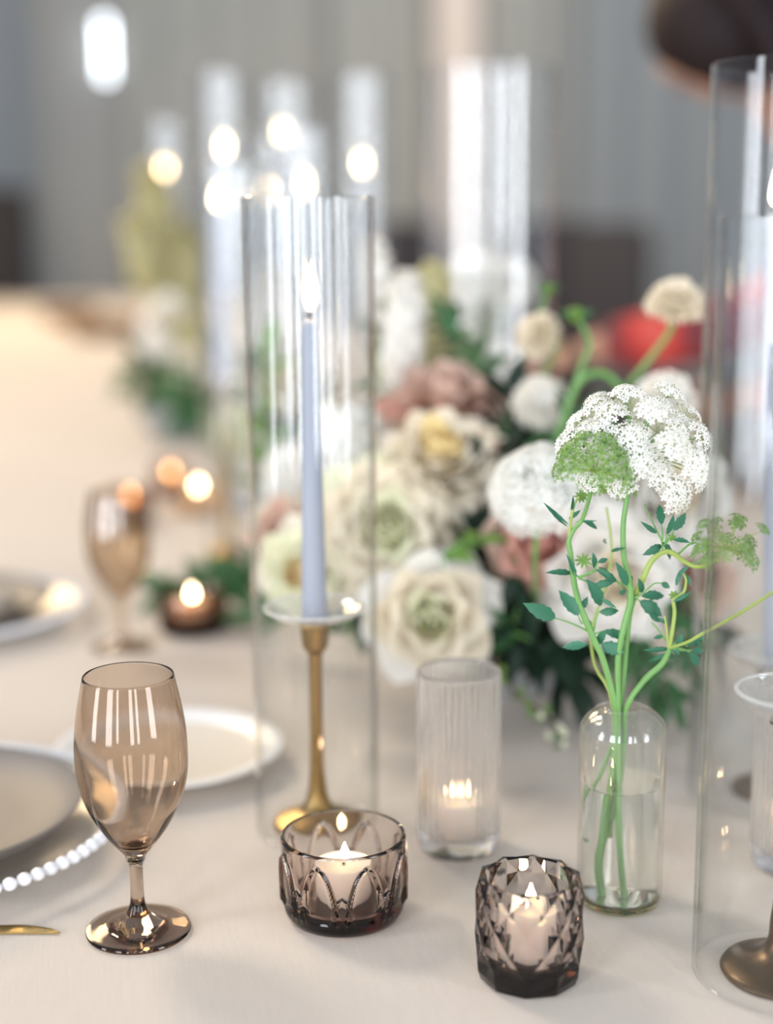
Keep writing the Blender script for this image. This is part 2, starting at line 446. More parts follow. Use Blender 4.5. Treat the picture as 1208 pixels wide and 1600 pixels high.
def floret_mesh(mat, key={}):
    if mat.name not in key:
        parts = []
        g = petal_geo(0.2, 0.2, 0.2, 3, seed=8)
        for k in range(5):
            parts.append(xf(g, Matrix.Rotation(2 * PI * k / 5, 4, 'Z') @ Matrix.Rotation(-math.radians(62), 4, 'X') @ Matrix.Diagonal((.62, .6, .6, 1))))
        key[mat.name] = me('floret', *join(parts), mat)
    return key[mat.name]
def cluster(name, label, pos, axis, R, L, n, size, mat, end, cat='flower', group=None, stem=True):
    """rounded or spiked head made of separate florets on an axis"""
    axis = Vector(axis).normalized(); q = quat_z(axis)
    base = pos - axis * L * 0.5
    t = thing(name, label, cat, base, group, q)
    for k in range(n):
        f = (k + .5) / n
        z = L * f
        prof = math.sin(PI * (0.12 + 0.83 * f)) ** 0.6
        a = k * 2.39996
        nrm = Vector((math.cos(a) * prof, math.sin(a) * prof, (f - .45) * 1.6)).normalized()
        o = ob('floret', floret_mesh(mat), t)
        p = Vector((math.cos(a) * R * prof * .78, math.sin(a) * R * prof * .78, z))
        o.matrix_local = Matrix.Translation(p) @ quat_z(nrm, random.uniform(0, 6)).to_matrix().to_4x4() @ Matrix.Scale(size * 1.35 * random.uniform(.8, 1.2), 4)
    V, Fc = lathe([(0, 0), (R * .5, L * .12), (R * .66, L * .45), (R * .45, L * .85), (0, L * .97)], 12)
    ob('flower_core', me('flower_core', V, Fc, mat), t)
    if stem: stem_part(t, q, base, end, 0.0026, STEM, sag=.15)
    return t

def branch(label, pts, n, ll, lw, lmat, smat=STEM, rad=0.0018, group=None, name='leafy_branch', spread=1.0, cat='greenery', serr=False):
    """stem through the points with paired leaves along it"""
    t = thing(name, label, cat, pts[0], group)
    tube('stem', pts, [rad, rad * .8, rad * .5], smat, t, 6)
    p = spline(pts, 8)
    for k in range(n):
        f = 0.18 + 0.82 * (k + 1) / n
        i = min(int(f * (len(p) - 1)), len(p) - 2)
        tan = (p[i + 1] - p[i]).normalized(); b = p[i].lerp(p[i + 1], f * (len(p) - 1) - i)
        sidev = tan.orthogonal().normalized()
        sidev.rotate(Quaternion(tan, k * PI * 0.9 + random.uniform(-.6, .6)))
        dr = (tan * 0.7 + sidev * spread).normalized() if k < n - 1 else tan
        L = ll * random.uniform(.75, 1.2)
        put_leaf(b, b + dr * L, lw * random.uniform(.8, 1.2), lmat, t, Vector((random.uniform(-.6, .6), -.6, .8)), serr)
    return t
def leaf_mass(label, centre, rad, n, L, W, mat, squash=0.6, name='foliage_mass', group=None):
    """dense inner leaves nobody could count"""
    parts = []
    for k in range(n):
        v = Vector((random.gauss(0, 1), random.gauss(0, 1), random.gauss(0, 1))).normalized()
        p = Vector((v.x * rad, v.y * rad, v.z * rad * squash)) * random.uniform(.45, 1.0)
        dr = (v + Vector((random.uniform(-.6, .6), random.uniform(-.6, .6), random.uniform(-.5, .3)))).normalized()
        l = L * random.uniform(.6, 1.2)
        parts.append(xf(LEAF_GEO, Matrix.Translation(p) @ frame(dr, Vector((random.uniform(-1, 1), -.5, 1))).to_4x4() @ Matrix.Diagonal((W * random.uniform(.7, 1.2), l, l, 1))))
    o = ob(name, me(name, *join(parts), mat), None, centre)
    tag(o, label, 'foliage', group); o['kind'] = 'stuff'; return o

# ================================================================= SETTING
def box_geo(x0, x1, y0, y1, z0, z1):
    V = [(x, y, z) for z in (z0, z1) for y in (y0, y1) for x in (x0, x1)]
    return V, [(0, 2, 3, 1), (4, 5, 7, 6), (0, 1, 5, 4), (2, 6, 7, 3), (0, 4, 6, 2), (1, 3, 7, 5)]
WALL = pbr('grey_wall_paint', (0.36, 0.355, 0.335), 0.85, var=0.06, scale=1.2)
FLOOR = pbr('dark_floor', (0.10, 0.08, 0.07), 0.5, var=0.2, scale=3)
DRAPE = pbr('grey_drape', (0.37, 0.37, 0.34), 0.9, var=0.05, scale=6, sheen=.2)
DRAPE_B = pbr('blue_grey_drape', (0.27, 0.29, 0.30), 0.9, var=0.05, scale=6, sheen=.2)
PALEWOOD = pbr('pale_beige_paint', (0.72, 0.62, 0.54), 0.7)
DARKWOOD = pbr('dark_brown_wood', (0.030, 0.018, 0.016), 0.5, var=0.3, scale=8)
DARKCLOTH = pbr('dark_charcoal_upholstery', (0.035, 0.03, 0.033), 0.8)
WY = 11.6
struct('floor', me('floor', *box_geo(-11, 11, -3, WY + .3, -0.1, 0), FLOOR, False))
struct('wall_back', me('wall_back', *box_geo(-11, 11, WY, WY + .25, 0, 5.5), WALL, False))
struct('baseboard_back', me('baseboard_back', *box_geo(-11, 11, WY - .02, WY, 0, .16), DARKWOOD, False))

# tablecloth: flat top, rounded edge, folded skirts ---------------------------------
TA = math.radians(11.2)
TDIR = Vector((-math.sin(TA), math.cos(TA), 0)); TN = Vector((math.cos(TA), math.sin(TA), 0))
TL, TR, TY0, TY1 = -0.74, 1.10, -0.45, 10.0
def cloth_geo():
    W2 = (TR - TL) / 2; L2 = (TY1 - TY0) / 2; rc = 0.02
    V, Fc, rows = [], [], []
    # outline of the rectangle, sampled
    def outline(n=420):
        per = 4 * (W2 + L2); out = []
        for k in range(n):
            s = per * k / n
            if s < 2 * W2: out.append((-W2 + s, -L2, 0, -1, s))
            elif s < 2 * W2 + 2 * L2: out.append((W2, -L2 + s - 2 * W2, 1, 0, s))
            elif s < 4 * W2 + 2 * L2: out.append((W2 - (s - 2 * W2 - 2 * L2), L2, 0, 1, s))
            else: out.append((-W2, L2 - (s - 4 * W2 - 2 * L2), -1, 0, s))
        return out
    O = outline(); n = len(O)
    for lv, (off, z) in enumerate([(-rc, 0), (-rc * .3, -rc * .3), (0, -rc), (0.006, -.2), (0.015, -.45), (0.02, -TABLE + .003)]):
        row = []
        for (x, y, nx, ny, s) in O:
            fold = (max(0, lv - 2) / 3) * 0.035 * (math.sin(s * 21) + .5 * math.sin(s * 47 + 1))
            V.append((x + nx * (off + fold), y + ny * (off + fold), z)); row.append(len(V) - 1)
        rows.append(row)
    for A, B in zip(rows, rows[1:]):
        for k in range(n):
            k2 = (k + 1) % n; Fc.append((A[k], B[k], B[k2], A[k2]))
    Fc.append(tuple(rows[0]))
    return V, Fc
tc = ob('tablecloth', me('tablecloth', *cloth_geo(), LINEN))
mid = TDIR * ((TY0 + TY1) / 2) + TN * ((TL + TR) / 2)
tc.location = (mid.x, mid.y, TABLE); tc.rotation_euler = (0, 0, TA)
tag(tc, 'long cream linen tablecloth running from the front to the back wall', 'tablecloth')

# drapes, pale post, sconce on the back wall ------------------------------------------
def drape(label, x0, x1, mat, amp=0.05, y=WY - .12):
    n = int((x1 - x0) / 0.03); V, Fc = [], []
    for lay in (0, 1):
        for z in (0.01, 2.6, 5.2):
            for i in range(n + 1):
                x = x0 + (x1 - x0) * i / n
                V.append((x, y + amp * math.sin(x * 17) * (0.8 + .2 * math.sin(x * 5.3)) + (.012 if lay else 0), z))
    m = n + 1
    for lay in (0, 1):
        o = lay * 3 * m
        for r in range(2):
            for i in range(n):
                a = o + r * m + i
                Fc.append((a, a + 1, a + m + 1, a + m) if not lay else (a, a + m, a + m + 1, a + 1))
    o = ob('drape', me('drape', V, Fc, mat)); tag(o, label, 'drape', 'drapes on the back wall'); return o
def wx(u): return at(u, 300, WY - .2).x
drape('blue grey floor-length drape at far left of the back wall', wx(-420), wx(58), DRAPE_B)
drape('mid grey drape on the back wall beside the lit sconce', wx(200), wx(500), DRAPE)
drape('grey drape on the back wall just left of the pale post', wx(520), wx(660), DRAPE)
drape('grey drape on the back wall just right of the pale post', wx(760), wx(856), DRAPE)
drape('blue grey drape on the back wall behind the dark-haired person', wx(895), wx(1500), DRAPE_B)
px = wx(713)
po = struct('trim_1', me('trim_1', *box_geo(px - .17, px + .17, WY - .28, WY - .01, 0, 5.2), PALEWOOD, False))
sp = at(163, 76, WY - .1)
sc_ = thing('wall_sconce', 'slim vertical wall light glowing white at upper left of the back wall', 'wall light', (sp.x, WY - .005, sp.z))
ob('back_plate', me('back_plate', *box_geo(-.03, .03, -.03, 0, -.24, .24), DARKWOOD, False), sc_)
ob('light_tube', me('light_tube', *[g for g in lathe([(0, -.21), (.028, -.2), (.028, .2), (0, .21)], 16)], emit('cool_tube_light', (0.86, 0.93, 1.0), 7.0)), sc_, (0, -.06, 0))

# dark chairs far off -------------------------------------------------------------------
def chair(label, x, y, rz, h=1.05):
    t = thing('dining_chair', label, 'chair', (x, y, 0)); t.rotation_euler = (0, 0, rz)
    for sx in (-.2, .2):
        for sy in (-.2, .2):
            hh = .44
            ob('leg', me('leg', *tube_geo([(sx, sy, .001), (sx * .98, sy * .98, hh)], [.016, .022], 8), DARKWOOD), t)
    def cushion(x0, x1, y0, y1, z0, z1):
        V, Fc = lathe([(0, 0), (.8, 0), (.97, .12), (1, .5), (.97, .88), (.8, 1), (0, 1)], 32)
        out = []
        for v in V:
            r = math.hypot(v[0], v[1]); a = math.atan2(v[1], v[0]); k = r / max(abs(math.cos(a)), abs(math.sin(a))) ** .8 if r else 0
            out.append(((x0 + x1) / 2 + math.cos(a) * k * (x1 - x0) / 2, (y0 + y1) / 2 + math.sin(a) * k * (y1 - y0) / 2, z0 + v[2] * (z1 - z0)))
        return out, Fc
    ob('seat', me('seat', *cushion(-.25, .25, -.25, .25, .44, .52), DARKCLOTH), t)
    b = cushion(-.25, .25, -.045, .045, 0, h - .52)
    ob('backrest', me('backrest', *xf(b, Matrix.Translation((0, .23, .52)) @ Matrix.Rotation(-.10, 4, 'X')), DARKCLOTH), t)
    return t
def chair_px(label, u, v, y, h, rz):
    p = at(u, v, y); return chair(label, p.x, y, rz, h)
def cabinet(label, x0, x1, y0, y1, h):
    t = thing('cabinet', label, 'cabinet', ((x0 + x1) / 2, (y0 + y1) / 2, 0)); w2, d2 = (x1 - x0) / 2, (y1 - y0) / 2
    ob('body', me('body', *box_geo(-w2, w2, -d2, d2, .06, h - .04), DARKWOOD, False), t)
    ob('plinth', me('plinth', *box_geo(-w2 + .03, w2 - .03, -d2 + .03, d2, 0, .06), DARKWOOD, False), t)
    ob('cornice', me('cornice', *box_geo(-w2 - .03, w2 + .03, -d2 - .03, d2, h - .04, h), DARKWOOD, False), t)
    for k in range(2):
        a = -w2 + .03 + k * w2; b = a + w2 - .06
        d = ob('door', me('door', *join([box_geo(a, b, -d2 - .02, -d2, .10, h - .08), box_geo(a + .08, b - .08, -d2 - .032, -d2 - .02, .2, h - .18)]), DARKWOOD, False), t)
        kx = b - .04 if k == 0 else a + .04
        ob('knob', me('knob', *[(lambda g: ([(v[0] + kx, v[2] - d2 - .05, v[1] + h * .5) for v in g[0]], g[1]))(lathe([(0, -.015), (.012, -.01), (.016, .005), (.006, .018), (.006, .03), (0, .03)], 12))][0], BRASS), d)
    return t
cabinet('tall dark wooden cabinet at far left by the back wall', wx(60) - 1.3, wx(52), 10.75, 11.25, 1.50)
chair_px('dark high-back chair behind the red sleeve near the back wall', 935, 400, 8.4, 1.22, -.4)
chair_px('dark chair against the back wall behind the tall wide glass cylinder', 640, 400, 10.9, 1.25, 0)
chair_px('dark chair half hidden by the tall wide glass cylinder, right of it', 868, 400, 9.6, 1.25, 0)

# ================================================================= GLASS, CANDLES, PLATES
def hgt(u, v, base): return at(u, v, base.y).z - TABLE
def ring_prof(R, t, z0, z1):
    return [(R - t, z0 + .0008), (R - t * .5, z0), (R, z0 + .0008), (R, z1 - .001), (R - t * .5, z1), (R - t, z1 - .001), (R - t, z0 + .0008)]
def cylinder_vase(label, base, R, h, mat=CLEAR, t=0.0026, segs=96):
    o = ob('glass_cylinder', me('glass_cylinder', *lathe(ring_prof(R, t, 0.0, h), segs), mat), None, (base.x, base.y, TABLE + .0006))
    return tag(o, label, 'candle shade', 'clear glass cylinders')
def flame_geo(L, r, lean=0.0):
    pr = [(0, 0), (r * .55, L * .06), (r * .95, L * .2), (r, L * .33), (r * .72, L * .55), (r * .34, L * .78), (r * .12, L * .93), (0, L)]
    V, Fc = lathe(smooth_prof(pr, 3), 16)
    return [(max(-1, x) + lean * (z / L) ** 2 * L, y, z) for x, y, z in V], Fc
def add_flame(parent, z, L, r, mat=FLAME, lean=0.0, wick=True, wl=0.007):
    if wick:
        V, Fc = tube_geo([(0, 0, z - .003), (0.0002, 0, z + wl * .5), (.0012, 0, z + wl)], [.0011, .001, .0008], 6)
        ob('wick', me('wick', V, Fc, WICK), parent)
    fl = ob('flame', me('flame', *flame_geo(L, r, lean), mat), parent, (0.0008, 0, z + wl * .75))
    return fl
def taper(label, base, z0, z1, r0, r1, flame=True, fl=.030, tilt=0.0, lean=0.0, segs=32):
    pr = [(0, 0), (r0, 0), (r0, .002)] + [(r0 + (r1 - r0) * k / 8, .002 + (z1 - z0 - .006) * k / 8) for k in range(1, 9)] + [(r1 * .6, z1 - z0 - .0015), (0, z1 - z0)]
    o = ob('taper_candle', me('taper_candle', *lathe(pr, segs), CANDLE), None, (base.x, base.y, TABLE + z0))
    o.rotation_euler = (0, tilt, 0)
    tag(o, label, 'candle', 'blue grey taper candles')
    if flame: add_flame(o, z1 - z0, fl, fl * .135, lean=lean)
    return o
def candlestick(label, base, zc, mat, rb, rtray, tray_z=None, stem_r=0.0052, th=1.0, group='slim metal candlesticks'):
    """zc: height of the top of the candle cup"""
    t = thing('candlestick', label, 'candlestick', (base.x, base.y, TABLE + .0004), group)
    pr = [(0, 0), (rb * .97, 0), (rb, .0022), (rb * .96, .0045), (rb * .80, .0075), (rb * .55, .0105), (rb * .36, .0150), (rb * .25, .0225), (stem_r * 1.25, .034), (stem_r, .05)]
    ob('base', me('base', *lathe(pr[:3] + smooth_prof(pr[3:], 4), 64), mat), t)
    cup = zc - .024
    ob('stem', me('stem', *lathe([(stem_r, .05), (stem_r * .94, cup * .5), (stem_r * .98, cup - .004), (stem_r * 1.1, cup)], 32), mat), t)
    cr = .0112
    ob('candle_cup', me('candle_cup', *lathe([(stem_r * 1.1, cup), (stem_r * 1.3, cup + .001), (cr * .78, cup + .003), (cr * .9, cup + .008), (cr, zc - .003), (cr * 1.28, zc - .001), (cr * 1.25, zc), (cr * .9, zc), (cr * .88, cup + .006), (0, cup + .006)], 32), mat), t)
    if rtray:
        z = zc
        pr = [(cr * .95, z + .0005), (cr * 1.3, z + .001), (rtray * .55, z + .0035), (rtray * .85, z + .0095), (rtray * .97, z + .0155), (rtray, z + .0175), (rtray * 1.012, z + .0185), (rtray * .985, z + .0195), (rtray * .955, z + .0175), (rtray * .83, z + .0115), (rtray * .54, z + .0055), (cr * 1.3, z + .0028), (cr * .95, z + .0022), (cr * .95, z + .0005)]
        pr = [(r, z + (q - z) * (1 if r < cr * 1.4 else th)) for r, q in pr]
        tr_ = ob('drip_tray', me('drip_tray', *lathe(pr, 72), TRAYGLASS), t)
        ob('rim', me('rim', *lathe([(rtray + .0013 * math.cos(a), z + .0188 * th + .0011 * math.sin(a)) for a in [2 * PI * k / 8 for k in range(9)]], 72), TRAYRIM), tr_)
    return t

# --- left cylinder with its brass candlestick and blue grey taper
bl = on_table(497, 1290)
zc = hgt(491, 972, bl)
cylinder_vase('clear glass cylinder around the lit taper candle at centre left', bl, .0472, hgt(488, 308, bl), CLEAR)
candlestick('brass candlestick with glass drip tray inside the centre left glass cylinder', bl, zc, BRASS, .034, .037, th=.6)
taper('blue grey taper candle burning in the brass candlestick at centre left', bl, zc - .012, hgt(488, 497, bl), .0098, .0058, fl=.036, lean=.06)
# --- right front cylinder with bronze candlestick
bf = on_table(1222, 1520)
zf = hgt(1225, 1128, bf)
cylinder_vase('clear glass cylinder at the right edge, nearest, around a dark bronze candlestick', bf, .0545, hgt(1290, 336, bf), CLEAR)
candlestick('dark bronze candlestick with a glass drip tray at the right front edge', bf, zf, BRONZE, .0375, .034, stem_r=.0068)
taper('blue grey taper candle at the right edge in the front bronze candlestick', bf, zf - .012, zf + .20, .0098, .006, flame=True)
# --- right rear tall cylinder
br = on_table(1203, 1237)
zr = hgt(1208, 1050, br)
cylinder_vase('tall wide glass cylinder behind the front one at the right edge', br, .066, hgt(1250, 98, br), CLEAR)
candlestick('bronze candlestick behind, seen through the right glass cylinders', br, zr, BRONZE, .031, .036)
taper('taper candle burning in the tall glass cylinder at the right edge', br, zr - .012, hgt(1214, 332, br), .0095, .006, fl=.026, tilt=-math.radians(2.6))

# --- votive candles
def votive_candle(label, base, z0, r, h, fl=.014, mat=FLAME, group='small votive candles'):
    pr = [(0, 0), (r * .96, 0), (r, .002), (r, h - .0015), (r * .95, h), (r * .82, h - .0015), (r * .3, h - .003), (0, h - .003)]
    o = ob('votive_candle', me('votive_candle', *lathe(pr, 40), IVORYWAX), None, (base.x, base.y, TABLE + z0))
    tag(o, label, 'candle', group)
    add_flame(o, h - .003, fl, fl * .24, mat, wl=.006)
    return o

# round votive with raised pointed arches
ba = on_table(538, 1428)
RA = .0416; HA = hgt(537, 1302, ba)
def arch_height(a, z):
    """ridge height of two staggered rows of pointed arches at angle a, height z (0..1)"""
    best, rec = 0.0, 0.0
    Nn = 8
    for row, (z0, z1, wd, off) in enumerate([(-.25, .84, .92, 0.0), (-.35, .50, .62, .5)]):
        u = (a / (2 * PI) * Nn + off) % 1.0 - .5          # -0.5..0.5 in one arch
        t = (z - z0) / (z1 - z0)
        if t > 1.08: continue
        halfw = wd * .5 * math.sqrt(max(0, 1 - max(0, t) ** 1.7)) if t < 1 else 0.0
        d = (abs(u) - halfw) * (2 * PI * RA / Nn)
        if t >= .96: d = math.hypot(d, (t - 1) * (z1 - z0) * HA) if t > 1 else d
        k = 1.0 if row == 0 else .8
        best = max(best, k * math.exp(-(d / .0013) ** 2))
        if d < 0 and row == 0: rec = max(rec, min(1, -d / .004))
    fade = min(1, max(0, (z - .16) / .05))
    return (best * .0024 - rec * .0008) * fade
def arch_votive():
    t = thing('votive_holder', 'round smoky rose glass votive holder with raised pointed arches', 'candle holder', (ba.x, ba.y, TABLE + .0004), 'front smoky votive holders')
    V, Fc, rows = [], [], []
    na, nz = 360, 72
    prof = [(RA * .80, .0), (RA * .90, .0016), (RA * .955, .006), (RA * .965, .0095)]
    for k in range(nz + 1):
        f = k / nz; prof.append((RA * (.965 + .035 * f), .010 + (HA - .0115) * f))
    for (r, z) in prof:
        row = []
        for k in range(na):
            a = 2 * PI * k / na
            rr = r + arch_height(a, z / HA) if z > .0095 else r
            V.append((rr * math.cos(a), rr * math.sin(a), z)); row.append(len(V) - 1)
        rows.append(row)
    V.append((0, 0, .0006)); c0 = len(V) - 1
    inner = [(RA - .0012, HA - .0001), (RA - .0028, HA - .0006), (RA - .0036, HA - .006), (RA - .0050, .020), (RA - .0085, .0122), (RA * .6, .0108)]
    for (r, z) in inner:
        row = []
        for k in range(na):
            a = 2 * PI * k / na; V.append((r * math.cos(a), r * math.sin(a), z)); row.append(len(V) - 1)
        rows.append(row)
    V.append((0, 0, .0106)); c1 = len(V) - 1
    for A, B in zip(rows, rows[1:]):
        for k in range(na):
            k2 = (k + 1) % na; Fc.append((A[k], A[k2], B[k2], B[k]))
    for k in range(na):
        k2 = (k + 1) % na; Fc.append((rows[0][k2], rows[0][k], c0)); Fc.append((rows[-1][k], rows[-1][k2], c1))
    ob('glass_body', me('glass_body', V, Fc, VOTIVE_A), t)
    ob('dark_base', me('dark_base', *lathe([(0, .0010), (RA * .80, .0008), (RA * .90, .0024), (RA * .945, .0064), (RA * .95, .0096), (RA * .72, .0100), (0, .0096)], 64), DARKTINT_A), t)
    return t
arch_votive()
votive_candle('ivory votive candle burning inside the round arched glass holder', ba, .0112, .0195, .0255, fl=.013, mat=FLAME_FRONT)

# faceted votive
bv = on_table(826, 1526)
RV = .0322; HV = hgt(826, 1368, bv)
def faceted_votive():
    t = thing('votive_holder', 'faceted smoky grey glass votive holder with dark thick base, nearest the camera', 'candle holder', (bv.x, bv.y, TABLE + .0004), 'front smoky votive holders')
    n = 10; V, Fc = [], []
    lv = [.0135, .0135 + (HV - .0135) * .27, .0135 + (HV - .0135) * .53, .0135 + (HV - .0135) * .78, HV - .0006]
    R_ = [RV * 1.0, RV * 1.03, RV * 1.03, RV * 1.02, RV * .965]
    lat = []
    spin = .16
    for i, z in enumerate(lv):
        row = []
        for k in range(n):
            a = 2 * PI * (k + .5 * (i % 2)) / n + spin
            V.append((R_[i] * math.cos(a), R_[i] * math.sin(a), z)); row.append(len(V) - 1)
        lat.append(row)
    dep = .0015
    def centre(i, a, r, z):
        V.append((r * math.cos(a), r * math.sin(a), z)); return len(V) - 1
    for i in range(0, 5):
        for k in range(n):
            # diamond whose left and right corners are lattice k, k+1 on row i
            L, Rr = lat[i][k], lat[i][(k + 1) % n]
            kk = (k + (1 if i % 2 else 0)) % n
            a = 2 * PI * (k + .5 + .5 * (i % 2)) / n + spin
            top = lat[i + 1][kk] if i < 4 else None
            bot = lat[i - 1][kk] if i > 0 else None
            c = centre(i, a, R_[i] - dep - .0018, lv[i])
            if top is not None: Fc += [(L, c, top), (c, Rr, top)]
            if bot is not None: Fc += [(L, bot, c), (c, bot, Rr)]
            if i == 4: lat_top = (L, c, Rr)
    # note: on the rims the diamond centres form a scalloped edge
    tops, bots = [], []
    idx = {}
    nv = len(V)
    # collect rim loops: row 4 corners with centres, row 0 corners with centres
    cidx = {}
    p = sum(len(r) for r in lat)
    for i in range(5):
        for k in range(n): cidx[(i, k)] = p; p += 1
    top_loop, bot_loop = [], []
    for k in range(n):
        top_loop += [lat[4][k], cidx[(4, k)]]; bot_loop += [lat[0][k], cidx[(0, k)]]
    m = len(top_loop)
    # rounded lip then smooth inner wall and floor
    segs = m
    loops = [top_loop]
    for (r, z) in [(RV - .0052, HV), (RV - .0060, HV - .0012), (RV - .0064, HV * .6), (RV - .0075, .019), (RV - .0105, .0148)]:
        row = []
        for k in range(m):
            v = V[top_loop[k]]; a = math.atan2(v[1], v[0]); V.append((r * math.cos(a), r * math.sin(a), z)); row.append(len(V) - 1)
        loops.append(row)
    for A, B in zip(loops, loops[1:]):
        for k in range(m):
            k2 = (k + 1) % m; Fc.append((A[k], A[k2], B[k2], B[k]))
    V.append((0, 0, .0145)); c = len(V) - 1
    for k in range(m): Fc.append((loops[-1][k], loops[-1][(k + 1) % m], c))
    # dark foot: facets taper in to the base
    low = [bot_loop]
    for (rk, z, sc) in [(RV * .985, .0065, .0), (RV * .93, .0014, .0), (RV * .86, .0, .0)]:
        row = []
        for k in range(m):
            v = V[bot_loop[k]]; a = math.atan2(v[1], v[0])
            rr = rk - (.0012 if k % 2 else 0)
            V.append((rr * math.cos(a), rr * math.sin(a), z)); row.append(len(V) - 1)
        low.append(row)
    for A, B in zip(low, low[1:]):
        for k in range(m):
            k2 = (k + 1) % m; Fc.append((B[k], B[k2], A[k2], A[k]))
    V.append((0, 0, .0008)); c = len(V) - 1
    for k in range(m): Fc.append((low[-1][(k + 1) % m], low[-1][k], c))
    ob('glass_body', me('glass_body', V, Fc, VOTIVE_B, False), t)
    ob('dark_base', me('dark_base', *lathe([(0, .0012), (RV * .80, .0008), (RV * .88, .0020), (RV * .90, .0070), (RV * .90, .0132), (RV * .64, .0136), (0, .0136)], 48), DARKTINT_B), t)
    return t
faceted_votive()
votive_candle('ivory votive candle glowing inside the faceted glass holder', bv, .0150, .0170, .030, fl=.015, mat=FLAME_FRONT)

# ribbed tumblers
def tumbler(label, base, R, h, group='ribbed clear tumblers'):
    nr = 40
    def rib(r, a, z): return r + (.0006 * math.cos(nr * a) if r > R * .93 and .012 < z < h - .002 else 0)
    pr = [(0, .001), (R * .8, 0), (R * .92, .0015), (R * .975, .006), (R * .985, .011), (R * .985, .013), (R, .02)] + [(R, .02 + (h - .024) * k / 6) for k in range(1, 7)] + [(R * .995, h - .001), (R - .0012, h), (R - .0022, h - .001), (R - .0026, h - .004), (R - .0028, .03), (R - .004, .016), (R * .7, .0125), (0, .012)]
    o = ob('ribbed_tumbler', me('ribbed_tumbler', *lathe(pr, nr * 6, rib), RIBGLASS), None, (base.x, base.y, TABLE + .0004))
    return tag(o, label, 'candle holder', group)
bt = on_table(716, 1325)
HT = hgt(716, 1046, bt)
tumbler('ribbed clear glass tumbler with candle, standing right of the arched votive holder', bt, .0302, HT)
votive_candle('small candle glowing low inside the middle ribbed tumbler', bt, .0132, .019, .025, fl=.013, mat=FLAME_FRONT)
bt2 = on_table(1240, 1352)
tumbler('ribbed clear glass tumbler at the right edge seen through the glass cylinder', bt2, .031, hgt(1245, 1062, bt2))
votive_candle('small candle inside the ribbed tumbler at the right edge', bt2, .0132, .019, .028, fl=.016)

# goblets ------------------------------------------------------------------------------
GP = [(71, 1056), (77.5, 1085), (83, 1115), (87, 1146), (88, 1175), (86.5, 1206), (81, 1232), (73, 1254), (62, 1276), (50, 1295), (36, 1313), (22, 1329)]
g0 = on_table(217, 1455)
def goblet(label, base, mat, segs=80, gp=GP, group='smoky brown stemmed goblets'):
    t = thing('goblet', label, 'glass', (base.x, base.y, TABLE + .0004), group)
    outer = []
    for (w_, v) in gp:
        p = at(217 + (199 - 217) * (1455 - v) / 399, v, g0.y)
        outer.append((w_ * mpp(p), p.z - TABLE))
    H = outer[0][1]
    op = smooth_prof(outer, 5)
    zs = op[-1][1]
    lip = [(op[0][0] - .0004, H + .0004), (op[0][0] - .0009, H)]
    inner = []
    for (r, z) in op[2:]:
        th = .0011 + .0024 * max(0, 1 - (z - zs) / .03)
        if r - th > .004 and z > zs + .006: inner.append((r - th, z + .0006))
    zin = inner[-1][1] - .0022
    rj, zj = .0062, zs - .006
    bowl = [(rj, zj), (op[-1][0] * .8, zs - .0025)] + op[::-1] + lip + inner + [(inner[-1][0] * .5, zin), (0, zin - .0006)]
    ob('bowl', me('bowl', *lathe(bowl, segs), mat), t)
    ob('stem', me('stem', *lathe(smooth_prof([(.0062, .0160), (.0047, .021), (.0043, .030), (.0044, zj - .006), (.0052, zj - .002), (rj, zj)], 4), segs // 2), mat), t)
    fr = 81.5 * mpp(g0)
    ob('foot', me('foot', *lathe([(0, .0006), (fr * .9, 0), (fr * .985, .0004), (fr, .0016), (fr * .985, .0026)] + smooth_prof([(fr * .93, .0029), (fr * .74, .0034), (fr * .58, .0044), (fr * .46, .0072), (fr * .36, .0096), (.0085, .0122), (.0062, .0160)], 4), segs), mat), t)
    return t
goblet('smoky brown glass goblet in sharp focus at left front', g0, SMOKE)
goblet('blurred smoky brown goblet beside the second place setting', on_table(192, 1012), SMOKE_FAR, 48)

# plates ---------------------------------------------------------------------------------
def beaded_charger(label, c, r, n=88):
    t = thing('charger_plate', label, 'plate', (c.x, c.y, TABLE + .0004), 'beaded glass charger plates')
    pr = [(0, .002), (r * .55, .002), (r * .60, .0), (r * .64, .0005), (r * .78, .009), (r * .97, .0195), (r, .0205), (r, .0225), (r * .97, .0215), (r * .78, .0112), (r * .63, .0042), (r * .5, .0045), (0, .0045)]
    ob('glass_plate', me('glass_plate', *lathe(pr, 96), CHARGERGLASS), t)
    bm = me('bead', *lathe([(0, -1), (.5, -.86), (.86, -.5), (1, 0), (.86, .5), (.5, .86), (0, 1)], 10), BEAD)
    for k in range(n):
        a = 2 * PI * k / n
        b = ob('bead', bm, t, (r * .99 * math.cos(a), r * .99 * math.sin(a), .0225)); s = PI * r / n * .98; b.scale = (s, s, s * .85)
    return t
def coupe_plate(name, label, c, z0, r, mat, h=.016, group=None):
    pr = [(0, .0), (r * .58, .0), (r * .64, .002), (r * .86, h * .45), (r * .99, h * .93), (r, h), (r * .985, h * 1.02), (r * .95, h * .88), (r * .82, h * .62), (r * .60, h * .5), (0, h * .5)]
    o = ob(name, me(name, *lathe(pr, 96), mat), None, (c.x, c.y, TABLE + z0))
    return tag(o, label, 'plate', group)
c1 = on_table(-130, 1322)
beaded_charger('clear glass charger with white beaded rim at left front', c1, .153)
coupe_plate('dinner_plate', 'grey stoneware dinner plate on the front beaded charger', c1, .0052, .124, STONE, .029, 'grey dinner plates')
c2 = on_table(-75, 976)
beaded_charger('blurred beaded glass charger under the second grey plate', c2, .152)
coupe_plate('dinner_plate', 'blurred grey dinner plate at the left edge, second setting', c2, .0052, .118, STONE, .029, 'grey dinner plates')
nb = Vector((c2.x + .035, c2.y - .01, 0))
